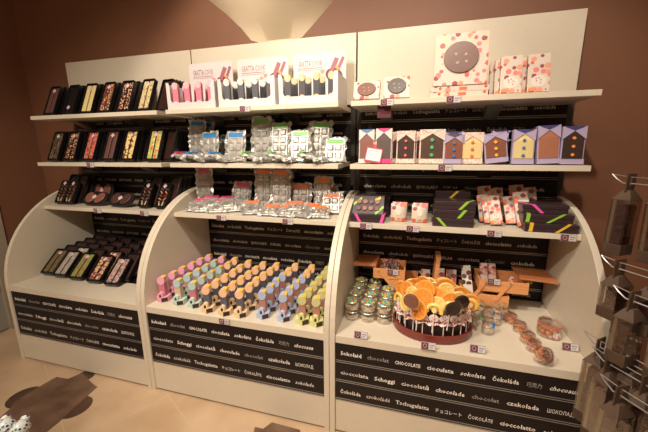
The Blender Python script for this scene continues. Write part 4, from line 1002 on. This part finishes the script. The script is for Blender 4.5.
for t in tips: MB().tube([onp(s0, t.z-.006), onp(s1, t.z-.006)], .004, 6).build('cross_bar', rkm, rk, True)
for hi, ((u, v, y, kd, nm, cnt), tip) in enumerate(zip(hooks, tips)):
    L = tip.dot(hd_)-cpl; e = tip-loc; base_ = e-hd_*L
    D = Vector((0, 0, 1))
    MB().tube([e+D*.010, e-hd_*.015-D*.004, e-hd_*.035-D*.016, base_-D*.017, base_-D*.006], .0022, 6).tube([e+D*.010, e-hd_*.05+D*.004, base_+D*.004, base_-D*.006], .0016, 5).build('hook', steel, rk, True)
    for q in range(cnt):
        p = tip-hd_*(.055+.088*q)
        hg[kd].put((p.x, p.y, p.z-.019), (0, random.uniform(-.04, .04), ang+random.uniform(-.15, .15)), 'clear sleeved brown chocolate box, %s on the %s rack hook' % (ORD[q], nm), 'hanging chocolate boxes on the wire hooks')

# ------------------------------------------------------------------ wrapped sweets at the lower left, on a low table
TR = .13; q1 = Vector(on(7, 433, .45)); q2 = Vector(on(22, 435, .45)); tv = (Vector(on(24, 434, .45))-Vector(on(4, 434, .45))).normalized(); nv = Vector((-tv.y, tv.x)); TXC, TYC = (q1+q2)/2-nv*(TR-.012)
tb = empty('low_table', (TXC, TYC, 0)); tag(tb, 'low round wooden table whose edge carries the wrapped sweets', 'table')
MB().lathe([(0, .43), (TR-.004, .43), (TR, .434), (TR, .446), (TR-.004, .45), (0, .45)], 40).build('table_top', wood, tb, True)
MB().lathe([(.12, 0), (.12, .015), (.02, .03), (.02, .43)], 20).build('pedestal', wood, tb, True)
wrapm = spotted('blue_striped_wrapper', (.70, .72, .68), [(.02, .04, .20), (.05, .30, .26), (.03, .08, .28)], 75, .36, .25)
n, l, b = nodes(wrapm)
def make_sweet():
    t = empty('wrapped_sweet'); t['category'] = 'sweet'
    mb = MB(); vs = []; fs = []; seg = 20; rings_ = 12
    prof = []
    for i in range(rings_+1):
        a = PI*i/rings_; prof.append((.030*math.sin(a)+.0001, .030-.030*math.cos(a)))
    mb.lathe(prof, seg); mb.v = [(x*(1+.06*math.sin(7*math.atan2(y, x)+z*160)), y*(1+.06*math.sin(7*math.atan2(y, x)+z*160)), z) for x, y, z in mb.v]
    mb.build('wrapper', wrapm, t, True)
    for s in (-1, 1):
        f_ = MB().at(s*.028, 0, .030, 0, s*PI/2, 0).lathe([(.006, 0), (.004, .004), (.013, .016), (.016, .022)], 12)
        f_.build('twisted_end', wrapm, t, True)
    return t
ws = Kind(make_sweet)
for (u, v), lab in [((7, 433), 'white and pink twist-wrapped sweet, left one at the lower left corner'), ((22, 435), 'white twist-wrapped sweet with dark blue stripes, right one at the lower left corner')]:
    x, y = on(u, v, .45); ws.put((x, y, .4505), (0, 0, 2.6 if u < 10 else 2.3), lab, 'twist-wrapped sweets on the low table', (.78, .78, .78))
